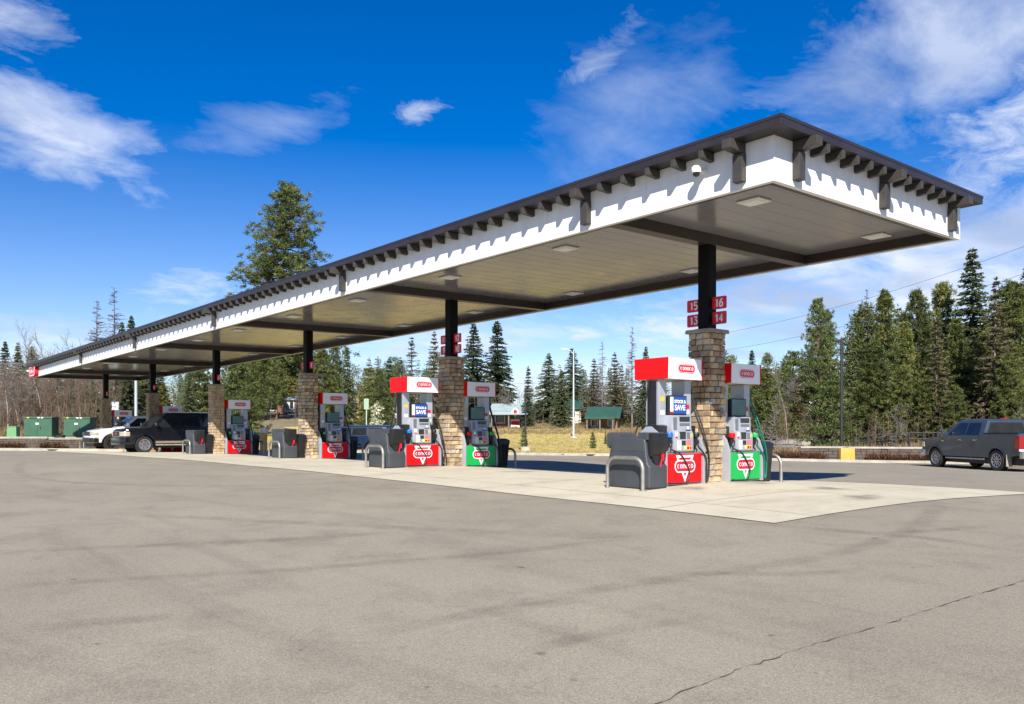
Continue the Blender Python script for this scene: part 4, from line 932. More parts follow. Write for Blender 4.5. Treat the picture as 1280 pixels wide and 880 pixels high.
    for s in (-1, 1):
        for x0, x1 in spec['doors']:
            k = lambda z: s * (hw - max(0, spec['waist'] - z) * .10 + .0015)
            m2 = MB()
            for xx in (x0, x1): m2.quad((xx - .005, k(sill + .06), sill + .06), (xx + .005, k(sill + .06), sill + .06), (xx + .005, k(zb - .06), zb - .06), (xx - .005, k(zb - .06), zb - .06))
            dr = m2.build('door_seam', M['black_plastic'], v)
            hx = x0 + .10 if True else x1; MB().bb(hx, hx + .20, s * (hw - .01), s * (hw + .035), zb - .20, zb - .155).build('door_handle', M[spec['handle']], v, bevel=.01)
        mx = bx1 - .32; MB().loft([[(mx + a_, s * (hw + .02 + c_), zb + b2) for a_, b2 in ((-.05, .02), (.06, .02), (.06, .22), (-.05, .22))] for c_ in (0, .20)]).build('mirror', M[spec.get('mirror', spec['paint'])], v, bevel=.025, smooth=40)
    return v
pickup_top = [(-2.92, .62), (-2.93, 1.36), (-2.90, 1.40), (-.98, 1.40), (-.90, 1.34), (1.15, 1.30), (1.30, 1.29), (2.30, 1.22), (2.72, 1.12), (2.86, .98), (2.90, .62), (2.88, .46)]
TRUCK = dict(cat='pickup truck', L=5.8, W=2.02, wr=.40, fx=1.88, rx=-1.72, sill=.50, waist=.98, top=pickup_top, tail=[], paint='paint_truck', arch='paint_truck', spokes=10, rim='alloy', tumble=.24,
    front=[('front_bumper', 'chrome', .07, .46, .72), ('headlight', 'lamp_clear', 0, .84, 1.04)], cab=((-.98, 1.42, 1.32), (-.985, .62, 1.93)), side_windows=[(-.72, .02, -.68, -.02), (.10, 1.12, .08, .52)], doors=[(-.80, .05), (.08, 1.16)], handle='chrome',
    bits=[('rear_bumper', 'chrome', -3.05, -2.90, 0, .97, .50, .74, True), ('grille', 'chrome', 2.78, 2.91, 0, .60, .76, 1.06, True), ('grille_mesh', 'black_plastic', 2.86, 2.925, .05, .53, .80, 1.02, True), 
        ('tail_light', 'tail_red', -2.955, -2.72, .80, 1.018, .84, 1.30, True), ('reverse_light', 'trim_white', -2.957, -2.90, .82, 1.01, .76, .835, True), ('bed_liner', 'black_plastic', -2.78, -1.0, 0, .84, 1.385, 1.404, True), ('tailgate', 'paint_truck', -2.95, -2.935, 0, .76, .80, 1.37, True), ('tailgate_handle', 'black_plastic', -2.965, -2.951, 0, .12, 1.18, 1.26, True),
        ('licence_plate', 'trim_white', -3.056, -3.051, 0, .15, .54, .69, True), ('side_step', 'alloy', -1.05, 1.20, .93, 1.01, .40, .45, True), ('mud_flap', 'mud_flap', -2.26, -2.24, .74, .99, .20, .62, True), ('brake_light', 'tail_red', -.90, -.82, 0, .18, 1.935, 1.975, True), ('exhaust', 'chrome', -2.98, -2.75, .52, .60, .40, .46, False), ('badge', 'chrome', 1.28, 1.46, 1.0, 1.016, 1.07, 1.12, True), ('bed_rail', 'black_plastic', -2.86, -1.02, .90, .985, 1.39, 1.415, True)])
X_T = at(1236, 32.9)
vehicle('pickup_truck', 'dark grey crew pickup truck seen from behind at the right edge of the lot', (X_T.x, X_T.y, g(X_T.x, X_T.y)), R(147), TRUCK)
suv_top = [(-2.56, .55), (-2.60, 1.05), (-2.55, 1.22), (-1.0, 1.22), (.95, 1.22), (1.25, 1.21), (2.10, 1.17), (2.40, 1.12), (2.50, 1.03), (2.53, .58), (2.50, .42)]
SUV = dict(cat='SUV', L=5.15, W=2.0, wr=.40, fx=1.56, rx=-1.42, sill=.42, waist=.85, top=suv_top, tail=[], paint='paint_black', arch='paint_black', spokes=6, rim='alloy', tumble=.22,
    front=[('front_bumper', 'paint_black', .06, .40, .72), ('headlight', 'lamp_clear', 0, .80, 1.00)], cab=((-2.50, 1.36, 1.22), (-2.25, .50, 1.91)), side_windows=[(-2.2, -1.18, -2.0, -1.15), (-1.05, -.12, -1.02, -.15), (0.0, 1.02, -.02, .38)], doors=[(-1.08, -.06), (-.03, 1.04)], handle='paint_black',
    bits=[('grille', 'chrome', 2.44, 2.545, 0, .52, .76, 1.04, True), ('grille_mesh', 'black_plastic', 2.50, 2.555, .03, .48, .79, 1.01, True), ('air_intake', 'black_plastic', 2.56, 2.597, 0, .5, .46, .58, True), ('badge', 'red_sign', 2.55, 2.562, 0, .11, .87, .95, True),
        ('tail_light', 'tail_red', -2.63, -2.45, .80, .99, .95, 1.5, True), ('roof_rail', 'chrome', -1.9, .15, .60, .64, 1.93, 1.965, True), ('side_step', 'mud_flap', -1.0, 1.05, .92, 1.0, .36, .41, True), ('cladding', 'paint_dust', -.96, 1.06, .955, .972, .46, .60, True), ('rear_bumper', 'paint_black', -2.72, -2.55, 0, .96, .42, .68, True)])
vehicle('suv', 'black SUV with six-spoke silver wheels parked nose-out at the pumps', (-31.9, .15, g(-31.9, 0)), -math.pi / 2, SUV)
WP = dict(TRUCK); WP.update(paint='paint_white', arch='black_plastic', spokes=8, rim='dark_metal', handle='paint_white', wr=.43,
    front=[('front_bumper', 'black_plastic', .07, .48, .72), ('bumper_corner', 'paint_white', .03, .74, .84), ('headlight', 'lamp_clear', 0, .90, 1.04)],
    bits=[('grille', 'black_plastic', 2.76, 2.925, 0, .62, .76, 1.06, True), ('grille_bar', 'dark_metal', 2.90, 2.935, .05, .55, .86, .92, True), ('tail_light', 'tail_red', -2.955, -2.72, .80, 1.018, .84, 1.30, True), ('bed_liner', 'black_plastic', -2.78, -1.0, 0, .84, 1.385, 1.404, True), ('side_step', 'black_plastic', -1.05, 1.20, .93, 1.01, .40, .46, True)])
vehicle('pickup_truck', 'white pickup truck with black wheels behind the black SUV', (-39.4, 1.05, g(-39.4, 0)), -math.pi / 2, WP)
def car(label, p, rz, paint, sc=1.0, name='suv', cat='SUV'):
    s2 = dict(SUV); s2.update(paint=paint, arch='black_plastic', handle=paint, spokes=6, cat=cat)
    s2['bits'] = [b for b in SUV['bits'] if b[0] not in ('cladding', 'side_step', 'sill_trim', 'fascia_trim')]; s2['front'] = [(a, paint if m_ == 'paint_black' else m_, *r_) for a, m_, *r_ in SUV['front']]
    s2['bits'] = [(a, paint if m_ == 'paint_black' else m_, *r_) for a, m_, *r_ in s2['bits']]
    v = vehicle(name, label, p, rz, s2); v.scale = (sc, sc, sc); return v
VX = -math.pi
bc = car('blue car waiting behind the second island, mostly hidden', at(446, 46.0), R(YAW) + 2.9, 'paint_blue', .9, 'car', 'car'); bc.scale = (.88, .9, .76)
car('dark slate SUV parked on the gravel by the small white house', at(333, 112), R(YAW) + 2.95, 'paint_slate', .84)
car('silver SUV parked low behind the stone wall', at(990, 52.5), R(YAW) + .12, 'paint_silver', .93)
car('maroon SUV beside the cream house', at(497, 96), R(YAW) + 1.2, 'paint_maroon', .9)
for px, d, pt, lb in ((692, 116, 'paint_silver', 'silver SUV parked far behind the lawn under the spruces'), (701, 114, 'paint_white', 'white SUV parked far behind the lawn beside the silver one'), (1022, 78, 'paint_white', 'white SUV half hidden behind the pines up the driveway')):
    car(lb, at(px, d), R(YAW) - 1.4, pt, .85)
# ---------------------------------------------------------------- walls, boxes, poles, houses in the background
def facing(p): return R(YAW)
def wall_run(name, label, pts, h, thick, cap_h, seed, shrubs):
    t = thing(name, label, 'wall', (0, 0, 0)); r_ = random.Random(seed); st = MB(); cp = MB(); core = MB()
    for a, b_ in zip(pts[:-1], pts[1:]):
        dv = b_ - a; dv.z = 0; ln = dv.length; u = dv.normalized(); nn = Vector((-u.y, u.x, 0)); ang = math.atan2(u.y, u.x)
        if nn.dot(FW) > 0: nn = -nn
        nseg = max(1, int(ln / 3))
        for i in range(nseg):
            q0 = a + u * ln * i / nseg; q1 = a + u * ln * (i + 1) / nseg; z = min(g(q0.x, q0.y), g(q1.x, q1.y)); m_ = (q0 + q1) / 2
            core.box((m_.x, m_.y, z + h / 2 - .2), (ln / nseg, thick - .12, h + .4 - .01), ang)
            o = MB().box((m_.x, m_.y, z + h + cap_h / 2), (ln / nseg - .008, thick + .10, cap_h), ang).build('coping', M['kerb'], t, bevel=.012)
            rows = 4; ch = h / rows
            for k in range(rows):
                x = -.1 * (k % 2)
                while x < ln / nseg - .06:
                    l = r_.uniform(.22, .55); l = min(l, ln / nseg - x)
                    c = q0 + u * (x + l / 2) + nn * (thick / 2 - .06 + r_.uniform(-.01, .03)); st.box((c.x, c.y, z + ch * (k + .5)), (max(.05, l - .02), .12, ch - .018), ang + r_.uniform(-.02, .02)); x += l
    core.build('core', M['wall_mortar'], t); o = st.build('stone_facing', M['wall_stone'], t); o['kind'] = 'stuff'
    return t
RW2 = [at(1000, 41.7), at(1058, 41.2), at(1166, 40.2), at(1330, 38.8)]
wall_run('stone_wall', 'low dark stone wall with pale coping behind the grey pickup on the right', RW2, .60, .42, .09, 3, True)
LW = [at(-60, 50.5), at(60, 52.5), at(150, 55)]
wall_run('stone_wall', 'low dark stone wall with pale coping in front of the green cabinets on the left', LW, .62, .45, .12, 5, True)
# platform of soil behind the left wall
def plat():
    mb = MB(); a, b_, c, d = at(-90, 50.8), at(158, 55.3), at(175, 74), at(-110, 74)
    z = g(b_.x, b_.y) + .60
    mb.hexa([(p.x, p.y, z - .9) for p in (a, b_, c, d)] + [(p.x, p.y, z) for p in (a, b_, c, d)]); o = mb.build('gravel_bed', M['dirt']); o['kind'] = 'structure'; return z
PZ = plat()
def yblock():
    p = at(1058, 39.4); t = thing('yellow_barrier_block', 'yellow painted concrete block against the right stone wall', 'barrier', (p.x, p.y, p.z), R(YAW))
    MB().hexa([(-.34, -.2, 0), (.34, -.2, 0), (.34, .3, 0), (-.34, .3, 0), (-.32, -.17, .66), (.32, -.17, .66), (.32, .28, .66), (-.32, .28, .66)]).build('block', M['yellow_paint'], t, bevel=.03, smooth=40)
    MB().tube([(-.1, .05, .64), (-.1, .05, .70), (.1, .05, .70), (.1, .05, .64)], .014, 6).build('lifting_eye', M['dark_metal'], t)
yblock()
def cabinet(px, d, w_, h_, label):
    p = at(px, d); t = thing('transformer_cabinet', label, 'transformer', (p.x, p.y, PZ), R(YAW) + .12, 'green transformer cabinets')
    MB().bb(-w_ / 2 - .2, w_ / 2 + .2, -.75, .75, 0, .17).build('plinth', M['kerb'], t, bevel=.02)
    MB().bb(-w_ / 2, w_ / 2, -.55, .55, .172, h_ * .93).build('body', M['transformer_green'], t, bevel=.02)
    MB().bb(-w_ / 2 - .03, w_ / 2 + .03, -.60, .58, h_ * .93, h_).build('lid', M['transformer_green'], t, bevel=.015)
    for s in (-1, 1): MB().bb(s * .02, s * (w_ / 2 - .02), -.575, -.553, .25, h_ * .91).build('door', M['transformer_green'], t, bevel=.008)
    MB().bb(-.14, .06, -.580, -.577, h_ * .66, h_ * .74).build('notice', M['trim_white'], t)
    MB().bb(.14, .19, -.60, -.576, h_ * .45, h_ * .56).build('handle', M['dark_metal'], t)
    for x in (-w_ / 2 + .2, -.02, .2): MB().bb(x, x + .14, -.604, -.6005, h_ * .94, h_ * .99).build('label_strip', M['yellow_print'] if x < -.3 else M['trim_white'], t)
cabinet(52, 56.5, 1.75, 1.50, 'green transformer cabinet on the far left, nearer the small pale box'); cabinet(100, 57.5, 1.70, 1.50, 'green transformer cabinet right behind the white pickup')
p = at(17, 54.5); t = thing('utility_pedestal', 'small pale green utility box left of the transformer cabinets', 'utility box', (p.x, p.y, PZ), R(YAW))
MB().hexa([(-.32, -.25, 0), (.32, -.25, 0), (.32, .25, 0), (-.32, .25, 0), (-.29, -.22, .82), (.29, -.22, .82), (.29, .22, .82), (-.29, .22, .82)]).build('body', M['pedestal_green'], t, bevel=.02); MB().bb(-.31, .31, -.24, .24, .822, .87).build('lid', M['pedestal_green'], t, bevel=.015)
p = at(76, 56); t = thing('utility_pedestal', 'tiny dark box between the two transformer plinths', 'utility box', (p.x, p.y, PZ), R(YAW)); MB().bb(-.2, .2, -.2, .2, 0, .26).build('body', M['dark_metal'], t, bevel=.02); MB().bb(-.22, .22, -.22, .22, .262, .29).build('lid', M['dark_metal'], t)
# sign board behind the far pumps
p = at(143, 66); t = thing('road_sign', 'pale board sign on a post behind the far pumps', 'sign', p, R(YAW)); MB().tube([(0, 0, -.2), (0, 0, 3.2)], .05, 8).build('post', M['pale_metal'], t, smooth=50)
zc = CAM.z + (HOR - 512) * 66 / F_PX - p.z; MB().bb(-.36, .36, -.06, -.03, zc - .75, zc + .60).build('board', M['pale_metal'], t, bevel=.01)
for k in range(4): MB().bb(-.30, .30, -.064, -.0605, zc - .6 + k * .3, zc - .42 + k * .3).build('panel', M['trim_white'], t)
def pole(name, label, px, d, ytop, r0, r1, mat, arm, base_h=.0, armdir=1):
    p = at(px, d); h = CAM.z + (HOR - ytop) * d / F_PX - p.z; t = thing(name, label, 'lamp post', p, R(YAW))
    MB().tube([(0, 0, -.3), (0, 0, base_h), (0, 0, h)], [r0, r0, r1], 10).build('pole', M[mat], t, smooth=50)
    if base_h: MB().lathe([(0, base_h), (.28, base_h), (.30, base_h - .04), (.30, -.3)], lambda a, b_, z: (a, b_, z), 16).build('footing', M['kerb'], t, smooth=40)
    if arm == 'arm':
        MB().tube([(0, 0, h - .4), (armdir * .25, 0, h - .12), (armdir * .6, 0, h - .02)], .04, 6).build('arm', M[mat], t); MB().hexa([(armdir * .55, -.14, h), (armdir * 1.05, -.11, h + .03), (armdir * 1.05, .11, h + .03), (armdir * .55, .14, h), (armdir * .55, -.12, h + .12), (armdir * 1.05, -.09, h + .10), (armdir * 1.05, .09, h + .10), (armdir * .55, .12, h + .12)]).build('lamp_head', M[mat], t, bevel=.02)
    elif arm == 'box':
        MB().bb(-.04, armdir * .3, -.04, .04, h - .12, h - .06).build('arm', M[mat], t); MB().bb(armdir * .10, armdir * .46, -.14, .14, h - .13, h - .02).build('lamp_head', M[mat], t, bevel=.015)
    return t
pole('lamp_post', 'tall pale lamp post standing on the dry lawn', 717, 74, 437, .10, .055, 'pale_metal', 'arm', .25, -1)
pole('lamp_post', 'dark lamp post with small head at the front edge of the lawn', 657, 50, 486, .055, .05, 'dark_metal', 'box', .35, 1)
pole('lamp_post', 'tall dark lamp post behind the right stone wall', 1052, 45, 424, .08, .07, 'dark_metal', 'box', .3, -1)
pole('lamp_post', 'pale lamp post behind the far end of the canopy', 170, 70, 410, .14, .09, 'pale_metal', 'arm', .3, 1)
p = at(458, 74); t = thing('road_sign', 'small pale green road sign on a post before the houses', 'sign', p, R(YAW)); MB().tube([(0, 0, -.2), (0, 0, 2.4)], .05, 8).build('post', M['pale_metal'], t); zc = CAM.z + (HOR - 505) * 74 / F_PX - p.z
MB().tube([(0, .06, 2), (0, .06, zc + .4)], .05, 8).build('post', M['pale_metal'], t); MB().prism(rrect(.42, .95, .08), lambda u, v, tt: (u, tt, zc + v), -.03, -.005).build('plate', M['sign_green'], t)
for lb, px, d in (('orange and white banner post beside the third island\'s grey unit', 330, 40.5), ('orange and white marker panel behind the fourth island\'s trash can', 313, 45)):
    p = at(px, d); t = thing('marker_post', lb, 'marker', p, R(YAW)); MB().bb(-.14, .14, -.09, .09, 0, .95).build('lower_panel', M['orange_sign'], t, bevel=.02); MB().bb(-.17, .17, -.11, .11, .952, 1.16).build('head', M['trim_white'], t, bevel=.03); MB().bb(-.175, -.142, -.10, .10, 0, .95).build('side_trim', M['trim_white'], t)
# fence behind the right wall
p0, p1 = at(1068, 47), at(1190, 45); t = thing('rail_fence', 'dark rail fence under the trees behind the right stone wall', 'fence', (0, 0, 0)); n = 7
for i in range(n + 1):
    q = p0.lerp(p1, i / n); z = g(q.x, q.y); MB().box((q.x, q.y, z + .62), (.09, .09, 1.4), R(YAW)).build('post', M['dark_metal'], t)
    if i < n:
        q2 = p0.lerp(p1, (i + 1) / n)
        for hz in (.55, .92, 1.24): MB().tube([(q.x, q.y, z + hz), (q2.x, q2.y, g(q2.x, q2.y) + hz)], .035, 6).build('rail', M['dark_metal'], t)
# houses
def house(label, px, d, w_, dp, wall_h, roof_h, rot, wall, roof, gable_front=False, wins=(), door=None, chimney=False, name='house', porch=False):
    p = at(px, d); t = thing(name, label, 'house', (p.x, p.y, p.z - .05), R(YAW) + rot)
    MB().bb(-w_ / 2, w_ / 2, -dp / 2, dp / 2, -.4, wall_h).build('wall', M[wall], t)
    o = .35; rf = MB()
    if gable_front:
        MB().prism([(-w_ / 2, wall_h), (w_ / 2, wall_h), (0, wall_h + roof_h)], lambda u, v, tt: (u, tt, v), -dp / 2 + .002, dp / 2 - .002).build('gable', M[wall], t)
        sl = roof_h / (w_ / 2)
        for s in (-1, 1): rf.prism([(0, wall_h + roof_h + .02), (s * (w_ / 2 + o), wall_h - sl * o + .02), (s * (w_ / 2 + o), wall_h - sl * o + .18), (0, wall_h + roof_h + .18)], lambda u, v, tt: (u, tt, v), -dp / 2 - o, dp / 2 + o)
    else:
        MB().prism([(-dp / 2, wall_h), (dp / 2, wall_h), (0, wall_h + roof_h)], lambda u, v, tt: (tt, u, v), -w_ / 2 + .002, w_ / 2 - .002).build('gable', M[wall], t)
        sl = roof_h / (dp / 2)
        for s in (-1, 1): rf.prism([(0, wall_h + roof_h + .02), (s * (dp / 2 + o), wall_h - sl * o + .02), (s * (dp / 2 + o), wall_h - sl * o + .18), (0, wall_h + roof_h + .18)], lambda u, v, tt: (tt, u, v), -w_ / 2 - o, w_ / 2 + o)
    r_ = rf.build('roof', M[roof], t)
    if chimney: MB().bb(w_ * .2, w_ * .2 + .5, -.25, .25, wall_h + roof_h * .5, wall_h + roof_h + .7).build('chimney', M['house_brown'], r_)
    for (x, z, ww, wh) in wins:
        f = MB().bb(x - ww / 2 - .08, x + ww / 2 + .08, -dp / 2 - .05, -dp / 2 - .003, z - .08, z + wh + .08).build('window', M['trim_white'], t); MB().bb(x - ww / 2, x + ww / 2, -dp / 2 - .06, -dp / 2 - .052, z, z + wh).build('pane', M['window_glass'], f)
    if door: dr = MB().bb(door - .45, door + .45, -dp / 2 - .05, -dp / 2 - .003, 0, 2.05).build('door', M['house_brown'], t); MB().bb(door + .28, door + .36, -dp / 2 - .09, -dp / 2 - .052, .95, 1.05).build('handle', M['alloy'], dr)
    if porch:
        MB().bb(-w_ / 2, w_ / 2, -dp / 2 - 2.2, -dp / 2 - .06, wall_h - .25, wall_h - .1).build('porch_roof', M[roof], t)
        for x in (-w_ / 2 + .2, 0, w_ / 2 - .2): MB().bb(x - .07, x + .07, -dp / 2 - 2.1, -dp / 2 - 1.95, -.3, wall_h - .252).build('porch_post', M['wood_grey'], t)
    return t
house('small white gabled house behind the third island', 349, 124, 1.9, 4.0, 1.5, 1.3, .1, 'house_white', 'roof_pale', True, [(.3, .6, .4, .8)])
house('low white annex wing right of the small gabled house', 367, 126, 3.0, 3.0, 2.0, .4, .0, 'house_white', 'roof_pale', False, [(-.9, .7, .6, 1.0), (.1, .7, .5, 1.0)], 1.0)
house('grey-white house with tan roof left of the road sign', 445, 88, 4.6, 4.0, 1.4, 1.5, .25, 'house_white', 'roof_tan', False, [(-.8, .45, .9, .75), (.7, .45, .9, .75)], None, True)
house('cream house with tan roof behind the second island', 503, 90, 4.4, 5.0, 1.7, .8, -.45, 'house_cream', 'roof_tan', True, [(1.2, .6, .8, .8)])
house('tan-roofed house seen through the third island dispenser', 418, 98, 5.0, 4.0, 1.6, 1.3, .1, 'house_cream', 'roof_tan', False, [(-1.6, .5, .9, .8), (.4, .5, .9, .8)])
house('brown roadside shop with pale metal roof beyond the lawn', 641, 98, 4.2, 5.0, 1.5, .95, -.1, 'house_brown', 'roof_pale', False, [(-1.2, .4, 1.0, .8), (1.2, .4, 1.0, .8)], 0.0, porch=True)
house('pale shed with light green roof under the spruces beyond the lawn', 707, 104, 3.4, 4.0, 1.7, .9, 0, 'house_cream', 'roof_green', False, [(.6, .6, .9, .7)], -.8)
house('dark wooden cabin with green metal roof beyond the lawn', 756, 92, 3.1, 3.2, 1.35, .95, -.25, 'house_brown', 'roof_green', False, [(-.9, .4, .6, .6), (.9, .4, .6, .6)], .0, porch=True)
house('pale house hidden behind the pines up the driveway', 1003, 96, 6.0, 6.0, 3.6, 1.2, .2, 'house_white', 'roof_pale', False, [(-1.5, 1.4, 1.1, 1.1), (1.2, 1.4, 1.1, 1.1)], 0)
# red and white stand before the shop: a boarded stand with a round sign, and two vending machines
p = at(644, 95); t = thing('roadside_stand', 'white and red stand with round sign before the brown shop', 'stand', p, R(YAW)); MB().bb(-.5, .5, -.35, .35, 0, .95).build('counter', M['trim_white'], t, bevel=.02); MB().bb(-.46, .46, -.365, -.352, .3, .75).build('counter_panel', M['red'], t)
MB().tube([(0, 0, .95), (0, 0, 1.3)], .06, 8).build('sign_post', M['trim_white'], t); MB().lathe([(0, -.06), (.48, -.06), (.48, .06), (0, .06)], lambda a, b_, tt: (a * .8, tt, 1.75 + b_), 20).build('round_sign', M['trim_white'], t); MB().lathe([(0, -.075), (.3, -.075), (.3, -.062)], lambda a, b_, tt: (a * .7, tt, 1.75 + b_), 16).build('sign_disc', M['red_sign'], t)
for px, lb in ((629, 'red vending machine left of the white stand'), (659, 'red vending machine right of the white stand')):
    p = at(px, 96); t = thing('vending_machine', lb, 'vending machine', p, R(YAW)); MB().bb(-.45, .45, -.4, .4, 0, 1.15).build('case', M['red'], t, bevel=.03); MB().bb(-.3, .12, -.412, -.402, .45, 1.0).build('front_panel', M['trim_white'], t)
# utility poles and power lines above the right-hand trees
def upole(label, px, d, ytop):
    p = at(px, d); h = CAM.z + (HOR - ytop) * d / F_PX - p.z; t = thing('utility_pole', label, 'utility pole', p, R(YAW)); MB().tube([(0, 0, -.5), (0, 0, h)], [.17, .10], 8).build('pole', M['bark_grey'], t, smooth=50); MB().box((0, 0, h - .5), (2.4, .1, .12)).build('crossarm', M['bark_grey'], t)
    return p, h
upole('grey utility pole among the trees behind the cabin', 843, 100, 455); upole('grey utility pole rising behind the far stone column', 141, 92, 455)
def wire(label, A, B, sag, r_=.012):
    P = [A.lerp(B, i / 24) - Vector((0, 0, sag * 4 * (i / 24) * (1 - i / 24))) for i in range(25)]; o = MB().tube(P, r_, 5).build('power_line', M['wire']); tag(o, label, 'wire', 'power lines')
wire('upper power line crossing the sky at the right', at(860, 78, 424), at(1400, 52, 262), 1.0); wire('lower power line crossing the sky at the right', at(860, 78, 444), at(1400, 52, 300), 1.0)
wire('thick lower cable before the right-hand trees', at(860, 74, 480), at(1400, 50, 378), .8, .020); wire('lowest cable before the right-hand trees', at(860, 74, 486), at(1400, 50, 392), .8, .014)
wire('thin power line passing behind the middle spruces', at(380, 92, 468), at(900, 92, 472), .8); wire('thin power line behind the far end of the canopy', at(-60, 80, 476), at(300, 86, 474), .5)
wire('thin lower power line behind the middle spruces', at(380, 92, 486), at(900, 92, 492), .6)
# mountain sliver behind the trees
mb = MB(); r_ = random.Random(9); P = []
for i in range(60):
    px = 300 + i * 16; ht = 90 + 60 * math.exp(-((px - 690) / 60) ** 2) + 40 * math.exp(-((px - 1000) / 120) ** 2) + r_.uniform(-6, 6); P.append((px, ht))
ringsA = [at(px, 2600, HOR + 8) for px, h in P]; ringsB = [at(px, 2900, HOR) + Vector((0, 0, h * .62)) for px, h in P]; ringsC = [at(px, 3300, HOR + 8) for px, h in P]
V = np.array([tuple(p) for p in ringsA + ringsB + ringsC]); n = 60
Fq = np.array([(k * n + i, k * n + i + 1, (k + 1) * n + i + 1, (k + 1) * n + i) for k in range(2) for i in range(n - 1)])
o = link('hills', npmesh('hills', V, Fq, M['mountain_haze_blue'], smooth=True)); o['kind'] = 'structure'
# driveway up the rise
V = []; 
for d in np.linspace(58, 92, 16):
    for px in (940, 965, 990, 1020): q = at(px + (d - 58) * .2, d); V.append((q.x, q.y, q.z + .05))
o = link('driveway', npmesh('driveway', np.array(V), np.array([(i * 4 + k, i * 4 + k + 1, i * 4 + k + 5, i * 4 + k + 4) for i in range(15) for k in range(3)]), M['kerb'], smooth=True)); o['kind'] = 'structure'
# ---------------------------------------------------------------- trees
rng = np.random.default_rng(11)
def tubes_np(segs, n=4):
    """segs: list of (p0, p1, r0, r1) -> verts, quads"""
    if not segs: return np.zeros((0, 3)), np.zeros((0, 4), int)
    p0 = np.array([s[0] for s in segs], float); p1 = np.array([s[1] for s in segs], float); r0 = np.array([s[2] for s in segs]); r1 = np.array([s[3] for s in segs])
    t = p1 - p0; t /= np.linalg.norm(t, axis=1, keepdims=True) + 1e-9
    a = np.where(np.abs(t[:, 2:3]) < .9, np.array([[0, 0, 1.]]), np.array([[1., 0, 0]])); u = np.cross(t, a); u /= np.linalg.norm(u, axis=1, keepdims=True); v = np.cross(t, u)
    V = []
    for pp, rr_ in ((p0, r0), (p1, r1)):
        for k in range(n):
            an = 2 * math.pi * k / n; V.append(pp + (u * math.cos(an) + v * math.sin(an)) * rr_[:, None])
    V = np.stack(V, 1); m = len(segs); base = np.arange(m)[:, None] * (2 * n)
    Fq = np.concatenate([base + np.array([[k, (k + 1) % n, n + (k + 1) % n, n + k]]) for k in range(n)], 0)
    return V.reshape(-1, 3), Fq
def leaves_np(P, D, ln, wd, tint):
    """rhombic sprays: base P, direction D (unit), length, width arrays"""
    m = len(P); rv = rng.normal(size=(m, 3)); s = np.cross(D, rv); s /= np.linalg.norm(s, axis=1, keepdims=True) + 1e-9
    A = P; C = P + D * ln[:, None]; mid = P + D * (ln * .45)[:, None]; B = mid + s * (wd / 2)[:, None]; E_ = mid - s * (wd / 2)[:, None]
    V = np.stack([A, B, C, E_], 1).reshape(-1, 3); Fq = (np.arange(m)[:, None] * 4 + np.array([[0, 1, 2, 3]])); return V, Fq, tint
def unit(a): return a / (np.linalg.norm(a, axis=-1, keepdims=True) + 1e-9)
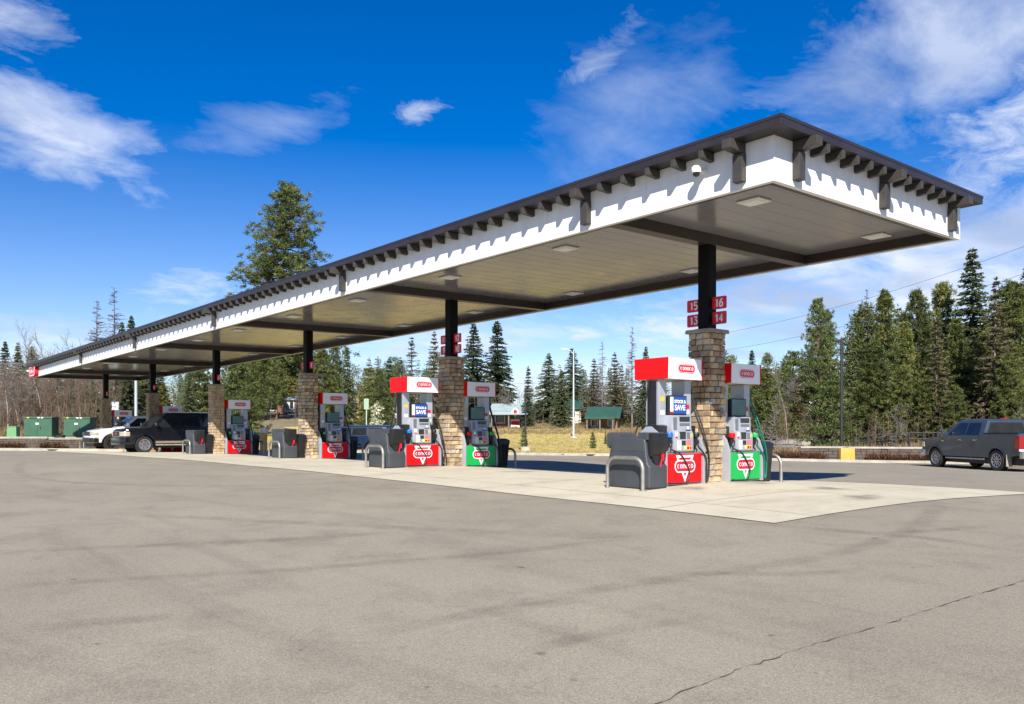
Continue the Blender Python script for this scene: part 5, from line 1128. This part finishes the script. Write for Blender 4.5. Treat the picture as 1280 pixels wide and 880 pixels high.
def conifer(H, Rb, dens=1.0, base=.06, droop=.35, power=.85, leaf=.34, gaps=.15, clump=False, sparse_top=False, irregular=.2):
    """returns (wood segs, leaf arrays): whorled limbs with sprays along them"""
    segs = []; k = 10; lean = rng.normal(size=2) * .012 * H
    def tr(t): return np.array([lean[0] * t * t, lean[1] * t * t, H * t])
    r0 = H * .011 + .05
    for i in range(k): segs.append((tr(i / k), tr((i + 1) / k), r0 * (1 - i / k) + .015, r0 * (1 - (i + 1) / k) + .012))
    P, D, Ln, Wd, Ti = [], [], [], [], []
    nlev = int(H * (2.4 if clump else 4.2) * dens ** .5) + 8
    az0 = rng.uniform(0, 6.28); lob = rng.uniform(.8, 1.2, 7)
    for j in range(nlev):
        t = base + (1 - base) * ((j + rng.uniform(-1.2, 1.2)) / nlev); t = min(max(t, base), .995)
        R_ = Rb * max(.03, (1 - t) ** power) * (1 if t > base + .12 else .55 + .45 * (t - base) / .12)
        nb = max(3, int(((5 if clump else 3.2) + (4 if clump else 2.6) * (1 - t)) * dens ** .5))
        for b_ in range(nb):
            if rng.random() < gaps * (.5 + t * .5): continue
            az = az0 + j * 2.4 + 2 * math.pi * b_ / nb + rng.normal() * .25
            L_ = R_ * rng.uniform(1 - irregular * 1.6, 1 + irregular) * lob[int((az % 6.283) / 6.284 * 7)] + .12
            el = (.45 if clump else .30) * (t - .35) + rng.normal() * .08
            o_ = tr(t); h = np.array([math.cos(az), math.sin(az), 0])
            npt = max(2, int(L_ / .55) + 1); prev = o_
            tint = np.clip(rng.normal(.5, .22), 0, 1)
            for q in range(1, npt + 1):
                s_ = q / npt; z = L_ * (el * s_ - droop * s_ * s_ * (.6 if clump else 1) + (.22 * s_ ** 3 if droop > .2 else 0))
                cur = o_ + h * L_ * s_ + np.array([0, 0, z]) + rng.normal(size=3) * .03
                cur[2] += rng.normal() * .05 * L_; segs.append((prev, cur, max(.012, .035 * (1 - (q - 1) / npt) * (L_ / 2 + .4)), max(.007, .035 * (1 - q / npt) * (L_ / 2 + .4))))
                if clump:
                    if s_ > .35:
                        m = int(17 * dens) + 3; cdir = unit(rng.normal(size=(m, 3)) + np.array([0, 0, .55]) + h * .5)
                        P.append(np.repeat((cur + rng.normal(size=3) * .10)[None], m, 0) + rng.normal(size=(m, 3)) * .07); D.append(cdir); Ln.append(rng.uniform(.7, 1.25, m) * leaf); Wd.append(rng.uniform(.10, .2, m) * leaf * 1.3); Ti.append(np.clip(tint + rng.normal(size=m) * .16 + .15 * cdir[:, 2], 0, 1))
                else:
                    m = int((5 + 6 * (1 - .3 * s_)) * dens) + 1; u_ = rng.uniform(0, 1, (m, 1)); pos = prev + (cur - prev) * u_
                    lat = np.array([-h[1], h[0], 0]); sg = rng.choice([-1., 1.], (m, 1))
                    dd = unit(h * rng.uniform(.25, 1.0, (m, 1)) + lat * sg * rng.uniform(.2, 1.0, (m, 1)) + np.array([0, 0, 1]) * rng.uniform(-.75, .40, (m, 1)))
                    P.append(pos); D.append(dd); Ln.append(rng.uniform(.6, 1.25, m) * leaf * (.55 + .6 * (1 - t))); Wd.append(rng.uniform(.22, .36, m) * leaf); Ti.append(np.clip(tint + rng.normal(size=m) * .14, 0, 1))
                prev = cur
    m = 14; P.append(np.repeat(tr(.985)[None], m, 0)); D.append(unit(rng.normal(size=(m, 3)) * .5 + np.array([0, 0, 1.]))); Ln.append(np.full(m, leaf * 1.1)); Wd.append(np.full(m, leaf * .25)); Ti.append(np.full(m, .6))
    return segs, leaves_np(np.concatenate(P), np.concatenate(D), np.concatenate(Ln), np.concatenate(Wd), np.concatenate(Ti))
def bare_conifer(H, Rb, dens=1.0):
    segs = []; k = 10; r0 = H * .010 + .04
    for i in range(k): segs.append((np.array([0, 0, H * i / k]), np.array([0, 0, H * (i + 1) / k]), r0 * (1 - i / k) + .012, r0 * (1 - (i + 1) / k) + .01))
    for j in range(int(H * 12 * dens)):
        t = rng.uniform(.15, .99); az = rng.uniform(0, 6.28); L_ = Rb * (1 - t) ** .7 * rng.uniform(.4, 1.15) + .15; h = np.array([math.cos(az), math.sin(az), 0.]); p = np.array([0, 0, H * t])
        q = p + h * L_ * .5 + np.array([0, 0, L_ * rng.uniform(-.12, .16)]); e = q + h * L_ * .5 + np.array([0, 0, L_ * rng.uniform(-.1, .22)])
        segs += [(p, q, .034, .026), (q, e, .026, .014)]
        for _ in range(5):
            s_ = rng.uniform(.25, 1); b_ = p + (q - p) * min(1, s_ * 2) if s_ < .5 else q + (e - q) * (s_ - .5) * 2; f = b_ + unit(rng.normal(size=3) * .7 + h * .8) * L_ * rng.uniform(.12, .3); segs.append((b_, f, .018, .010))
    return segs
def bare_tree(H, spread, seed, levels=5, thin=1.0):
    r_ = np.random.default_rng(seed); segs = []
    def grow(p, d, L_, r0, lv):
        n = 3; q = p
        for i in range(n):
            d = unit(d + r_.normal(size=3) * (.04 if lv == levels else .13) + np.array([0, 0, .05])); e = q + d * L_ / n; segs.append((q, e, r0 * (1 - .25 * i / n), r0 * (1 - .25 * (i + 1) / n))); q = e
            if lv > 0 and (i > 0 or lv < levels) and r_.random() < .9:
                for _ in range(1 if lv > 2 else 2):
                    nd = unit(d + r_.normal(size=3) * spread); grow(q, nd, L_ * r_.uniform(.45, .7), r0 * .52, lv - 1)
        if lv > 0: grow(q, unit(d + r_.normal(size=3) * spread * (.12 if lv >= levels - 1 else .4)), L_ * .7, r0 * .68, lv - 1)
    grow(np.array([0, 0, -.1]), np.array([0, 0, 1.]), H * .42, (.012 * H + .03) * thin, levels)
    zm = max(s[1][2] for s in segs); k = H / zm
    return [(a * k, b_ * k, max(.008, r0 * thin), max(.006, r1 * thin)) for a, b_, r0, r1 in segs]
def wood_mesh(name, segs, mat, n=4): V, Fq = tubes_np(segs, n); return npmesh(name, V, Fq, mat, smooth=True)
def proto_conifer(mat, bark, H, **k):
    segs, (V, Fq, ti) = conifer(H, **k); return dict(H=H, wood=wood_mesh('trunk', segs, M[bark]), leaf=npmesh('crown', V, Fq, M[mat], ti), raw=(V, Fq, ti))
PR = {'spruce': [proto_conifer('spruce', 'bark', 16, Rb=r_, dens=1.5, droop=.42, power=pw, leaf=.42, gaps=.12) for r_, pw in ((3.3, .80), (2.7, .75), (3.8, .9))],
      'narrow': [proto_conifer('spruce', 'bark', 12, Rb=1.35, dens=1.4, droop=.35, leaf=.34, gaps=.1)],
      'fir': [proto_conifer('fir', 'bark', 16, Rb=r_, dens=1.45, droop=.30, power=pw, leaf=.44, gaps=.10, clump=True, irregular=.34) for r_, pw in ((3.1, .62), (2.7, .70), (3.5, .58))],
      'pine': [proto_conifer('pine', 'bark_red', 18, Rb=r_, dens=1.25, base=b_, droop=.22, power=.5, leaf=.42, gaps=.28, clump=True, irregular=.35) for r_, b_ in ((3.6, .22), (3.0, .3))],
      'scrubpine': [proto_conifer('pine', 'bark', 9, Rb=2.6, dens=1.15, base=.10, droop=.2, power=.6, leaf=.38, gaps=.2, clump=True, irregular=.3)],
      'brown': [proto_conifer('brown_needle', 'bark_grey', 14, Rb=2.3, dens=1.25, droop=.35, leaf=.36, gaps=.22, irregular=.35)],
      'grey': [proto_conifer('grey_needle', 'bark_grey', 14, Rb=2.0, dens=1.0, droop=.35, leaf=.34, gaps=.25, irregular=.3)],
      'cedar': [proto_conifer('cedar', 'bark_red', 10, Rb=1.9, dens=1.5, droop=.3, power=.5, leaf=.36, gaps=.05)]}
def bp(segs, mat, H, tw=None): return dict(H=H, wood=wood_mesh('trunk', [s for s in segs if s[2] > .035] or segs[:20], M[mat], 5), leaf=wood_mesh('crown', [s for s in segs if s[2] <= .035], M[tw or mat], 3))
PR['bigpine'] = [proto_conifer('pine', 'bark_red', 18, Rb=3.7, dens=2.3, base=.18, droop=.16, power=.55, leaf=.25, gaps=.28, clump=True, irregular=.40)]
PR['larch'] = [bp(bare_conifer(15, 2.2), 'bark_dead', 15), bp(bare_conifer(13, 1.6, 1.2), 'bark_dead', 13)]
PR['snag'] = [bp(bare_conifer(14, 1.1, .7), 'bark_grey', 14)]
PR['birch'] = [bp(bare_tree(12, .5, s, 5, .62), 'bark_pale', 12, 'bark_grey') for s in (3, 8)]
PR['bare'] = [bp(bare_tree(10, .55, s, 5, .6), 'twig_brown', 10) for s in (5, 12, 21)]
PR['bush'] = [bp(bare_tree(3.2, .75, s, 4, .45), 'bark_grey', 3.2) for s in (31, 32)]
def tree(kind, v, px, d, ytop, label, wide=1.0, sink=0.0, group='trees around the station', rot=None, name=None):
    pr = PR[kind][v % len(PR[kind])]; p = at(px, d)
    if ytop is None: h = pr['H']
    else: h = CAM.z + (HOR - ytop) * d / F_PX - p.z + sink
    t = thing(name or {'spruce': 'spruce_tree', 'narrow': 'spruce_tree', 'fir': 'fir_tree', 'pine': 'pine_tree', 'bigpine': 'pine_tree', 'scrubpine': 'pine_tree', 'brown': 'conifer_tree', 'grey': 'conifer_tree', 'cedar': 'cedar_tree', 'larch': 'bare_larch', 'snag': 'dead_tree', 'birch': 'bare_tree', 'bare': 'bare_tree', 'bush': 'bare_shrub'}[kind], label, 'shrub' if kind == 'bush' else 'tree', (p.x, p.y, p.z - .1 - sink), rot if rot is not None else (px * 1.37) % 6.28, group)
    k = h / pr['H']; t.scale = (k * wide, k * wide, k); link('trunk', pr['wood'], t); link('crown', pr['leaf'], t); return t
G1, G2, G3 = 'trees left of the station', 'trees beyond the lawn', 'trees behind the right wall'
TL = [
 ('bigpine', 0, 350, 105, 229, 'tall ponderosa pine rising alone above the canopy roof', 1.28, G1), ('larch', 0, 143, 82, 357, 'tallest bare reddish larch above the far end of the roof', 1.0, G1), ('larch', 1, 121, 84, 374, 'shorter bare larch left of the tallest one', 1.1, G1), ('spruce', 1, 163, 86, 394, 'dark spruce tip just above the roof right of the larches', .8, G1), ('spruce', 0, 152, 90, 402, 'small dark spruce between larch and spruce tip', .8, G1),
 ('birch', 1, 100, 78, 402, 'pale bare tree just behind the roof end, right of the others', .8, G1), ('birch', 0, 55, 66, 396, 'pale bare tree left of the roof end, tallest of the bare ones', .8, G1), ('birch', 1, 78, 70, 405, 'pale bare tree with straight trunk beside the roof end', .7, G1), ('birch', 1, 8, 60, 436, 'white-barked bare tree at the far left edge', .9, G1), ('birch', 0, 27, 64, 450, 'pale leaning bare tree left of the transformer cabinets', .9, G1), ('spruce', 0, 5, 84, 426, 'dark spruce at the far left edge', .9, G1), ('spruce', 2, 22, 82, 428, 'dark spruce second from the left edge', .8, G1), ('spruce', 1, 40, 86, 432, 'dark spruce behind the leaning bare tree', .9, G1),
 ('bare', 0, 66, 68, 432, 'brown bare tree above the first transformer cabinet', .9, G1), ('bare', 1, 90, 72, 425, 'brown bare tree above the second transformer cabinet', .9, G1), ('spruce', 2, 116, 72, 466, 'green spruce left of the farthest stone column', .8, G1), ('bare', 2, 100, 68, 445, 'brown bare tree left of the green spruce', .7, G1), ('bare', 0, 45, 66, 470, 'low brown bare tree behind the first transformer cabinet', 1.0, G1),
 ('spruce', 0, 160, 76, 430, 'dark spruce framed between the two farthest stone columns', 1.0, G1), ('fir', 1, 178, 80, 440, 'dark fir behind the pale lamp post', .8, G1), ('cedar', 0, 205, 74, 478, 'olive cedar left of the black SUV roof', 1.0, G1), ('spruce', 1, 236, 72, 462, 'bluish spruce left of the fourth stone column', 1.0, G1), ('fir', 2, 250, 82, 440, 'dark fir behind the fourth stone column', .9, G1),
 ('scrubpine', 0, 296, 78, 446, 'olive pine just right of the fourth stone column', 1.1, G2), ('pine', 1, 318, 122, 436, 'olive pine behind the fourth dispenser', 1.0, G2), ('scrubpine', 0, 334, 134, 438, 'olive pine behind the small white house', 1.1, G2), ('cedar', 0, 362, 132, 450, 'bright olive cedar beside the small white house', .9, G2), ('scrubpine', 0, 376, 136, 436, 'olive pine left of the third stone column', 1.2, G2), ('fir', 0, 405, 84, 436, 'dark green fir right of the third stone column', 1.0, G2), ('pine', 0, 420, 92, 432, 'olive pine behind the third dispenser', .9, G2), ('spruce', 1, 434, 86, 433, 'bluish spruce right of the third dispenser', .8, G2),
 ('pine', 0, 346, 99, 440, 'olive pine standing before the tall ponderosa trunk', 1.0, G2), ('spruce', 2, 196, 84, 448, 'dark spruce between fifth column and olive cedar', 1.0, G1), ('cedar', 0, 462, 86, 455, 'yellowish cedar behind the road sign', 1.1, G2), ('scrubpine', 0, 474, 84, 462, 'low olive pine right of the road sign', .9, G2), ('narrow', 0, 485, 88, 446, 'slim dark spruce above the cream house', 1.1, G2), ('grey', 0, 515, 92, 421, 'grey-green conifer left of the second column\'s post', 1.2, G2), ('brown', 0, 541, 94, 414, 'thin brown conifer directly behind the second column\'s post', .9, G2), ('grey', 0, 500, 96, 446, 'faded conifer between slim spruce and grey-green conifer', 1.0, G2),
 ('spruce', 0, 592, 106, 404, 'spruce with visible trunk just right of the second column', 1.2, G2), ('spruce', 1, 623, 108, 401, 'broad dark spruce, tallest beyond the lawn', 1.3, G2), ('narrow', 0, 660, 94, 457, 'slim isolated spruce between two broad spruces', 1.0, G2), ('spruce', 2, 687, 103, 441, 'wide spruce left of the tall pale lamp post', 1.25, G2), ('spruce', 0, 716, 106, 435, 'spruce directly behind the tall pale lamp post', 1.3, G2), ('spruce', 1, 702, 94, 462, 'spruce between the wide spruce and the lamp post', 1.2, G2),
 ('brown', 0, 742, 96, 448, 'brownish conifer just right of the tall pale lamp post', 1.2, G2), ('larch', 0, 753, 94, 424, 'bare purplish larch above the green cabin', .8, G2), ('brown', 0, 769, 94, 440, 'brownish conifer right of the green cabin', 1.1, G2), ('larch', 1, 790, 90, 407, 'tallest bare purplish larch left of the nearest dispenser', .75, G2), ('spruce', 0, 806, 92, 433, 'dark spruce peeking over the nearest red dispenser', .8, G2), ('brown', 0, 778, 100, 455, 'thin brown conifer between the two purplish larches', 1.0, G2), ('grey', 0, 822, 96, 458, 'faded conifer behind the nearest red dispenser', 1.0, G2),
 ('spruce', 1, 940, 84, 437, 'distant spruce tip above the green dispenser', .8, G3), ('scrubpine', 0, 955, 66, 462, 'olive pine behind the green dispenser', 1.1, G3), ('birch', 0, 985, 60, 438, 'pale bare tree with forked trunk right of the green dispenser', .75, G3), ('scrubpine', 0, 992, 74, 440, 'olive pine behind the forked bare tree', 1.2, G3), ('pine', 1, 1022, 66, 374, 'tall open-crowned pine left of the dark lamp post', .75, G3), ('pine', 0, 1033, 70, 386, 'second open-crowned pine with bare trunk by the dark lamp post', .65, G3), ('scrubpine', 0, 1040, 52, 476, 'bushy young pine at the foot of the dark lamp post', 1.15, G3),
 ('snag', 0, 1064, 62, 391, 'thin grey dead trunk right of the dark lamp post', .7, G3), ('larch', 1, 1083, 66, 359, 'tall grey dead conifer left of the dark firs', .6, G3), ('fir', 1, 1106, 58, 365, 'dark green fir, leftmost of the dense right-hand group', .72, G3), ('fir', 0, 1090, 54, 425, 'lower dark fir in front of the dead conifer', .8, G3), ('fir', 1, 1130, 60, 405, 'dark fir between two taller firs', .8, G3), ('fir', 2, 1149, 62, 363, 'tall narrow dark fir in the middle of the right-hand group', .6, G3), ('fir', 0, 1126, 52, 455, 'low dark fir behind the bare shrub', .9, G3), ('brown', 0, 1170, 50, 395, 'brown-tinged conifer among the dark firs', .8, G3), ('fir', 0, 1176, 66, 352, 'fir behind the brown-tinged conifer', .6, G3),
 ('spruce', 0, 1217, 62, 311, 'tallest spruce of the right-hand group', .85, G3), ('fir', 1, 1196, 56, 400, 'olive fir left of the tallest spruce', .9, G3), ('brown', 0, 1243, 51, 345, 'tall brown-tinged conifer right of the tallest spruce', .75, G3), ('fir', 2, 1232, 54, 415, 'olive fir above the grey pickup', .85, G3), ('fir', 0, 1270, 56, 350, 'fir near the right edge of the picture', .85, G3), ('fir', 2, 1262, 50, 440, 'low olive fir at the right edge above the pickup bed', .8, G3), ('fir', 1, 1290, 60, 330, 'dark fir cut by the right edge of the picture', .8, G3), ('fir', 1, 1158, 50, 470, 'low fir right of the bare shrub', .9, G3), ('fir', 2, 1195, 48, 480, 'low olive fir right behind the grey pickup cab', .9, G3)]
for kind, v, px, d, yt, lb, wd, gr in TL: tree(kind, v, px, d, yt, lb, wd * (1.33 if gr == G3 and kind in ('fir', 'spruce', 'brown') else 1.1), group=gr)
tree('scrubpine', 0, 741, 55, 538.5, 'small young pine on the lawn left of the nearest waste unit', .8, group='young pines on the lawn'); tree('scrubpine', 0, 655, 53, 533, 'small dark pine at the foot of the lawn\'s dark lamp post', .7, group='young pines on the lawn'); tree('narrow', 0, 757, 62, 536, 'tiny young spruce behind the small pine on the lawn', 1.0, group='young pines on the lawn'); tree('narrow', 0, 795, 58, 536, 'tiny young spruce just left of the nearest waste unit', 1.0, group='young pines on the lawn')
tree('bush', 0, 1129, 44, 500, 'bare leafless shrub behind the right stone wall', 1.1, group='shrubs'); tree('bush', 1, 1265, 43, 505, 'bare shrub above the bed of the grey pickup', 1.1, group='shrubs'); tree('bush', 0, 970, 50, 505, 'bare brown shrub right of the green dispenser', 1.0, group='shrubs'); tree('bush', 1, 640, 98, 478, 'bare pinkish tree behind the brown shop', 1.0, group='shrubs')
# blossoming shrub by the road sign
seg = bare_tree(2.6, .7, 77, 4, .7); ends = np.array([s[1] for s in seg if s[2] < .03]); ends = ends[rng.permutation(len(ends))[:1400]]; m = len(ends); V, Fq, ti = leaves_np(ends, unit(rng.normal(size=(m, 3))), rng.uniform(.12, .25, m), rng.uniform(.08, .14, m), rng.uniform(0, 1, m))
p = at(474, 62); t = thing('flowering_shrub', 'pale blossoming shrub on the lawn behind the second waste unit', 'shrub', p, 0); link('trunk', wood_mesh('trunk', seg, M['bark'], 3), t); link('crown', npmesh('crown', V, Fq, M['blossom'], ti), t); t.scale = (1.3, 1.3, 1.3)
# ------------------------------------------------ woodland mass behind the single trees
def merged(name, items, mat, kind='stuff', label=None):
    Vs, Fs, Ts = [], [], []; b_ = 0
    for (V, Fq, ti, p, k, kw, rz) in items:
        c, s_ = math.cos(rz), math.sin(rz); W_ = np.column_stack([(V[:, 0] * c - V[:, 1] * s_) * k * kw + p[0], (V[:, 0] * s_ + V[:, 1] * c) * k * kw + p[1], V[:, 2] * k + p[2]])
        Vs.append(W_); Fs.append(Fq + b_); b_ += len(V); Ts.append(ti)
    o = link(name, npmesh(name, np.concatenate(Vs), np.concatenate(Fs), mat, np.clip(np.concatenate(Ts), 0, 1))); tag(o, label, 'woodland', kind=kind); return o
def thin(raw, frac, grow):
    V, Fq, ti = raw; m = len(Fq); idx = np.sort(rng.permutation(m)[:int(m * frac)]); Q = V.reshape(m, 4, 3)[idx].copy(); c = Q.mean(1, keepdims=True); Q = c + (Q - c) * grow
    Q = Q[:, 1:]; return Q.reshape(-1, 3), np.arange(len(idx) * 3).reshape(-1, 3), ti[idx]
LO = {k: [thin(q['raw'], .13, 2.1) for q in PR[k]] for k in ('spruce', 'fir', 'pine', 'brown', 'grey', 'scrubpine')}
HH = {'spruce': 16, 'fir': 16, 'pine': 18, 'brown': 14, 'grey': 14, 'scrubpine': 9}
LO2 = {k: [thin(q['raw'], .27, 1.6) for q in PR[k]] for k in ('fir', 'spruce', 'brown', 'grey', 'scrubpine', 'pine')}
def mass(kinds, n, px0, px1, d0, d1, y0, y1, lo=None):
    lo = lo or LO
    out_ = {}
    for i in range(n):
        kd = kinds[rng.integers(len(kinds))]; px = rng.uniform(px0, px1); d = rng.uniform(d0, d1); d += 36 if 322 < px < 392 else 0; p = at(px, d); yt = rng.uniform(y0, y1); h = CAM.z + (HOR - yt) * d / F_PX - p.z
        raw = lo[kd][rng.integers(len(lo[kd]))]; sh_ = rng.normal() * .15; out_.setdefault(kd, []).append((raw[0], raw[1], raw[2] + sh_, (p.x, p.y, p.z - .2), h / HH[kd], rng.uniform(.9, 1.4), rng.uniform(0, 6.28)))
    return out_
MS = {}
def addm(m):
    for k, v in m.items(): MS.setdefault(k, []).extend(v)
addm(mass(('spruce', 'fir', 'spruce'), 40, -160, 60, 92, 120, 430, 470)); addm(mass(('spruce', 'fir', 'brown', 'pine'), 46, 60, 330, 96, 125, 440, 485)); addm(mass(('pine', 'scrubpine', 'fir', 'grey'), 46, 240, 560, 98, 130, 442, 485))
addm(mass(('grey', 'brown', 'spruce'), 26, 460, 640, 104, 135, 450, 492)); addm(mass(('spruce', 'brown', 'grey'), 26, 690, 900, 104, 135, 452, 495)); addm(mass(('scrubpine', 'fir', 'pine'), 22, 880, 1060, 80, 110, 455, 500)); addm(mass(('fir', 'fir', 'spruce', 'brown'), 40, 1070, 1420, 66, 90, 380, 470)); addm(mass(('fir', 'fir', 'spruce'), 30, 1072, 1420, 52, 64, 425, 500, LO2))
addm(mass(('fir', 'scrubpine', 'brown', 'fir'), 16, 885, 1065, 64, 80, 436, 490, LO2)); addm(mass(('brown', 'grey', 'spruce', 'brown'), 20, 725, 905, 98, 112, 445, 490, LO2)); addm(mass(('grey', 'brown', 'pine'), 14, 455, 560, 98, 112, 440, 485, LO2)); addm(mass(('fir', 'brown', 'spruce'), 16, 1070, 1420, 58, 74, 372, 430, LO2))
WL = {'spruce': 'far dark spruce woodland behind the station', 'fir': 'dense dark fir woodland behind the right-hand trees', 'pine': 'far olive pine woodland behind the houses', 'brown': 'far brown-tinged conifer woodland', 'grey': 'far grey-green conifer woodland', 'scrubpine': 'low olive pine thicket behind the houses and wall'}
for k, v in MS.items(): merged('woodland', v, M[{'spruce': 'spruce', 'fir': 'fir', 'pine': 'pine', 'brown': 'brown_needle', 'grey': 'grey_needle', 'scrubpine': 'pine'}[k]], label=WL[k])
# ------------------------------------------------ bare thicket on the left, brush, wall shrubs, dry tufts
def thicket(name, n, px0, px1, d0, d1, y0, y1, mat, label, twigs=26, rad=.02):
    segs = []
    for i in range(n):
        p = at(rng.uniform(px0, px1), rng.uniform(d0, d1)); d = (p - CAM).dot(FW); h = max(.6, CAM.z + (HOR - rng.uniform(y0, y1)) * d / F_PX - p.z); b0 = np.array(p); ld = rng.normal(size=3) * .10; ld[2] = 1; ld = unit(ld); e = b0 + ld * h; segs.append((b0, b0 + ld * h * .5, rad * 1.6, rad)); segs.append((b0 + ld * h * .5, e, rad, rad * .4))
        for _ in range(twigs):
            s_ = rng.uniform(.15, 1); q = b0 + ld * h * s_; f = q + unit(rng.normal(size=3) + np.array([0, 0, .6])) * h * rng.uniform(.06, .17); segs.append((q, f, rad * .5, rad * .25))
    V, Fq = tubes_np(segs, 3); o = link(name, npmesh(name, V, Fq, mat)); tag(o, label, 'brush', kind='stuff')
thicket('underbrush', 300, -40, 150, 60, 84, 446, 508, M['twig_brown'], 'brown leafless thicket behind the transformer cabinets'); thicket('underbrush', 130, 130, 470, 96, 112, 474, 518, M['bark_grey'], 'grey bare trunks and brush under the pines'); thicket('underbrush', 260, 470, 860, 99, 112, 468, 515, M['bark_grey'], 'bare grey brush behind the houses beyond the lawn', 22); thicket('underbrush', 90, 1060, 1340, 46, 52, 510, 545, M['twig_brown'], 'brown leafless brush behind the right stone wall', 22, .012); thicket('underbrush', 90, 930, 1050, 54, 66, 505, 545, M['twig_brown'], 'brown leafless brush beside the driveway', 22, .012)
def tufts(name, n, px0, px1, d0, d1, h0, h1, mat, label, zadd=0.0, cond=None):
    P = []
    while len(P) < n:
        p = at(rng.uniform(px0, px1), rng.uniform(d0, d1))
        if cond is None or cond(p.x, p.y): P.append((p.x, p.y, p.z + zadd))
    P = np.repeat(np.array(P), 9, 0); m = len(P); P[:, :2] += rng.normal(size=(m, 2)) * .10; D = unit(rng.normal(size=(m, 3)) * .45 + np.array([0, 0, 1.])); V, Fq, ti = leaves_np(P, D, rng.uniform(h0, h1, m), rng.uniform(.02, .05, m), np.clip(np.repeat(rng.uniform(0, 1, n), 9) + rng.normal(size=m) * .12, 0, 1)); o = link(name, npmesh(name, V, Fq, mat, ti)); tag(o, label, 'grass', kind='stuff')
foliage('lawn_grass', (0.22, 0.20, 0.06), (0.33, 0.26, 0.085), (0.42, 0.32, 0.12), objv=.02); tufts('grass', 5200, 330, 860, 45.6, 90, .04, .10, M['lawn_grass'], 'short dry yellow grass of the lawn', .08, lambda x, y: bool(lawn_in(np.array([x]), np.array([y]))[0]))
tufts('dry_grass', 2600, 560, 900, 82, 100, .15, .4, M['dry_brush'], 'tall dry grass along the back of the lawn', .05); tufts('dry_grass', 1500, -60, 180, 57, 70, .3, 1.0, M['dry_brush'], 'tall dry grass around the transformer cabinets', .5); tufts('dry_grass', 1300, 760, 860, 60, 84, .2, .6, M['dry_brush'], 'dry brush on the lawn behind the nearest dispenser', .05); tufts('dry_grass', 1500, 960, 1330, 42.5, 50, .3, .9, M['dry_brush'], 'dry weeds behind the right stone wall')
foliage('rust_leaf', (0.06, 0.032, 0.02), (0.11, 0.055, 0.03), (0.19, 0.09, 0.04), objv=.05); 
def wall_plants(name, pts, off, n, mat, label, lo, hi):
    P = []; tot = []
    for i in range(n):
        k = rng.integers(len(pts) - 1); q = pts[k].lerp(pts[k + 1], rng.uniform()); q = q - FW * (off + rng.uniform(0, .12)); cl = math.sin(q.x * 1.9) + math.sin(q.x * .83 + 1) + math.sin(q.y * 2.7)
        if cl > -.7: P.append((q.x, q.y, g(q.x, q.y) + rng.uniform(0, .06)))
    P = np.repeat(np.array(P), 14, 0); m = len(P); P += rng.normal(size=(m, 3)) * np.array([.08, .08, .03]); V, Fq, ti = leaves_np(P, unit(rng.normal(size=(m, 3)) * .7 + np.array([0, 0, .9])), rng.uniform(lo, hi, m), rng.uniform(.03, .07, m), rng.uniform(0, 1, m)); o = link(name, npmesh(name, V, Fq, mat, ti)); tag(o, label, 'plants', kind='stuff')
wall_plants('wall_plants', [at(935, 41.9)] + RW2, .42, 900, M['rust_leaf'], 'rust-brown low plants along the right stone wall', .12, .45); wall_plants('wall_plants', LW, .42, 500, M['rust_leaf'], 'rust-brown low plants along the left stone wall', .12, .45)
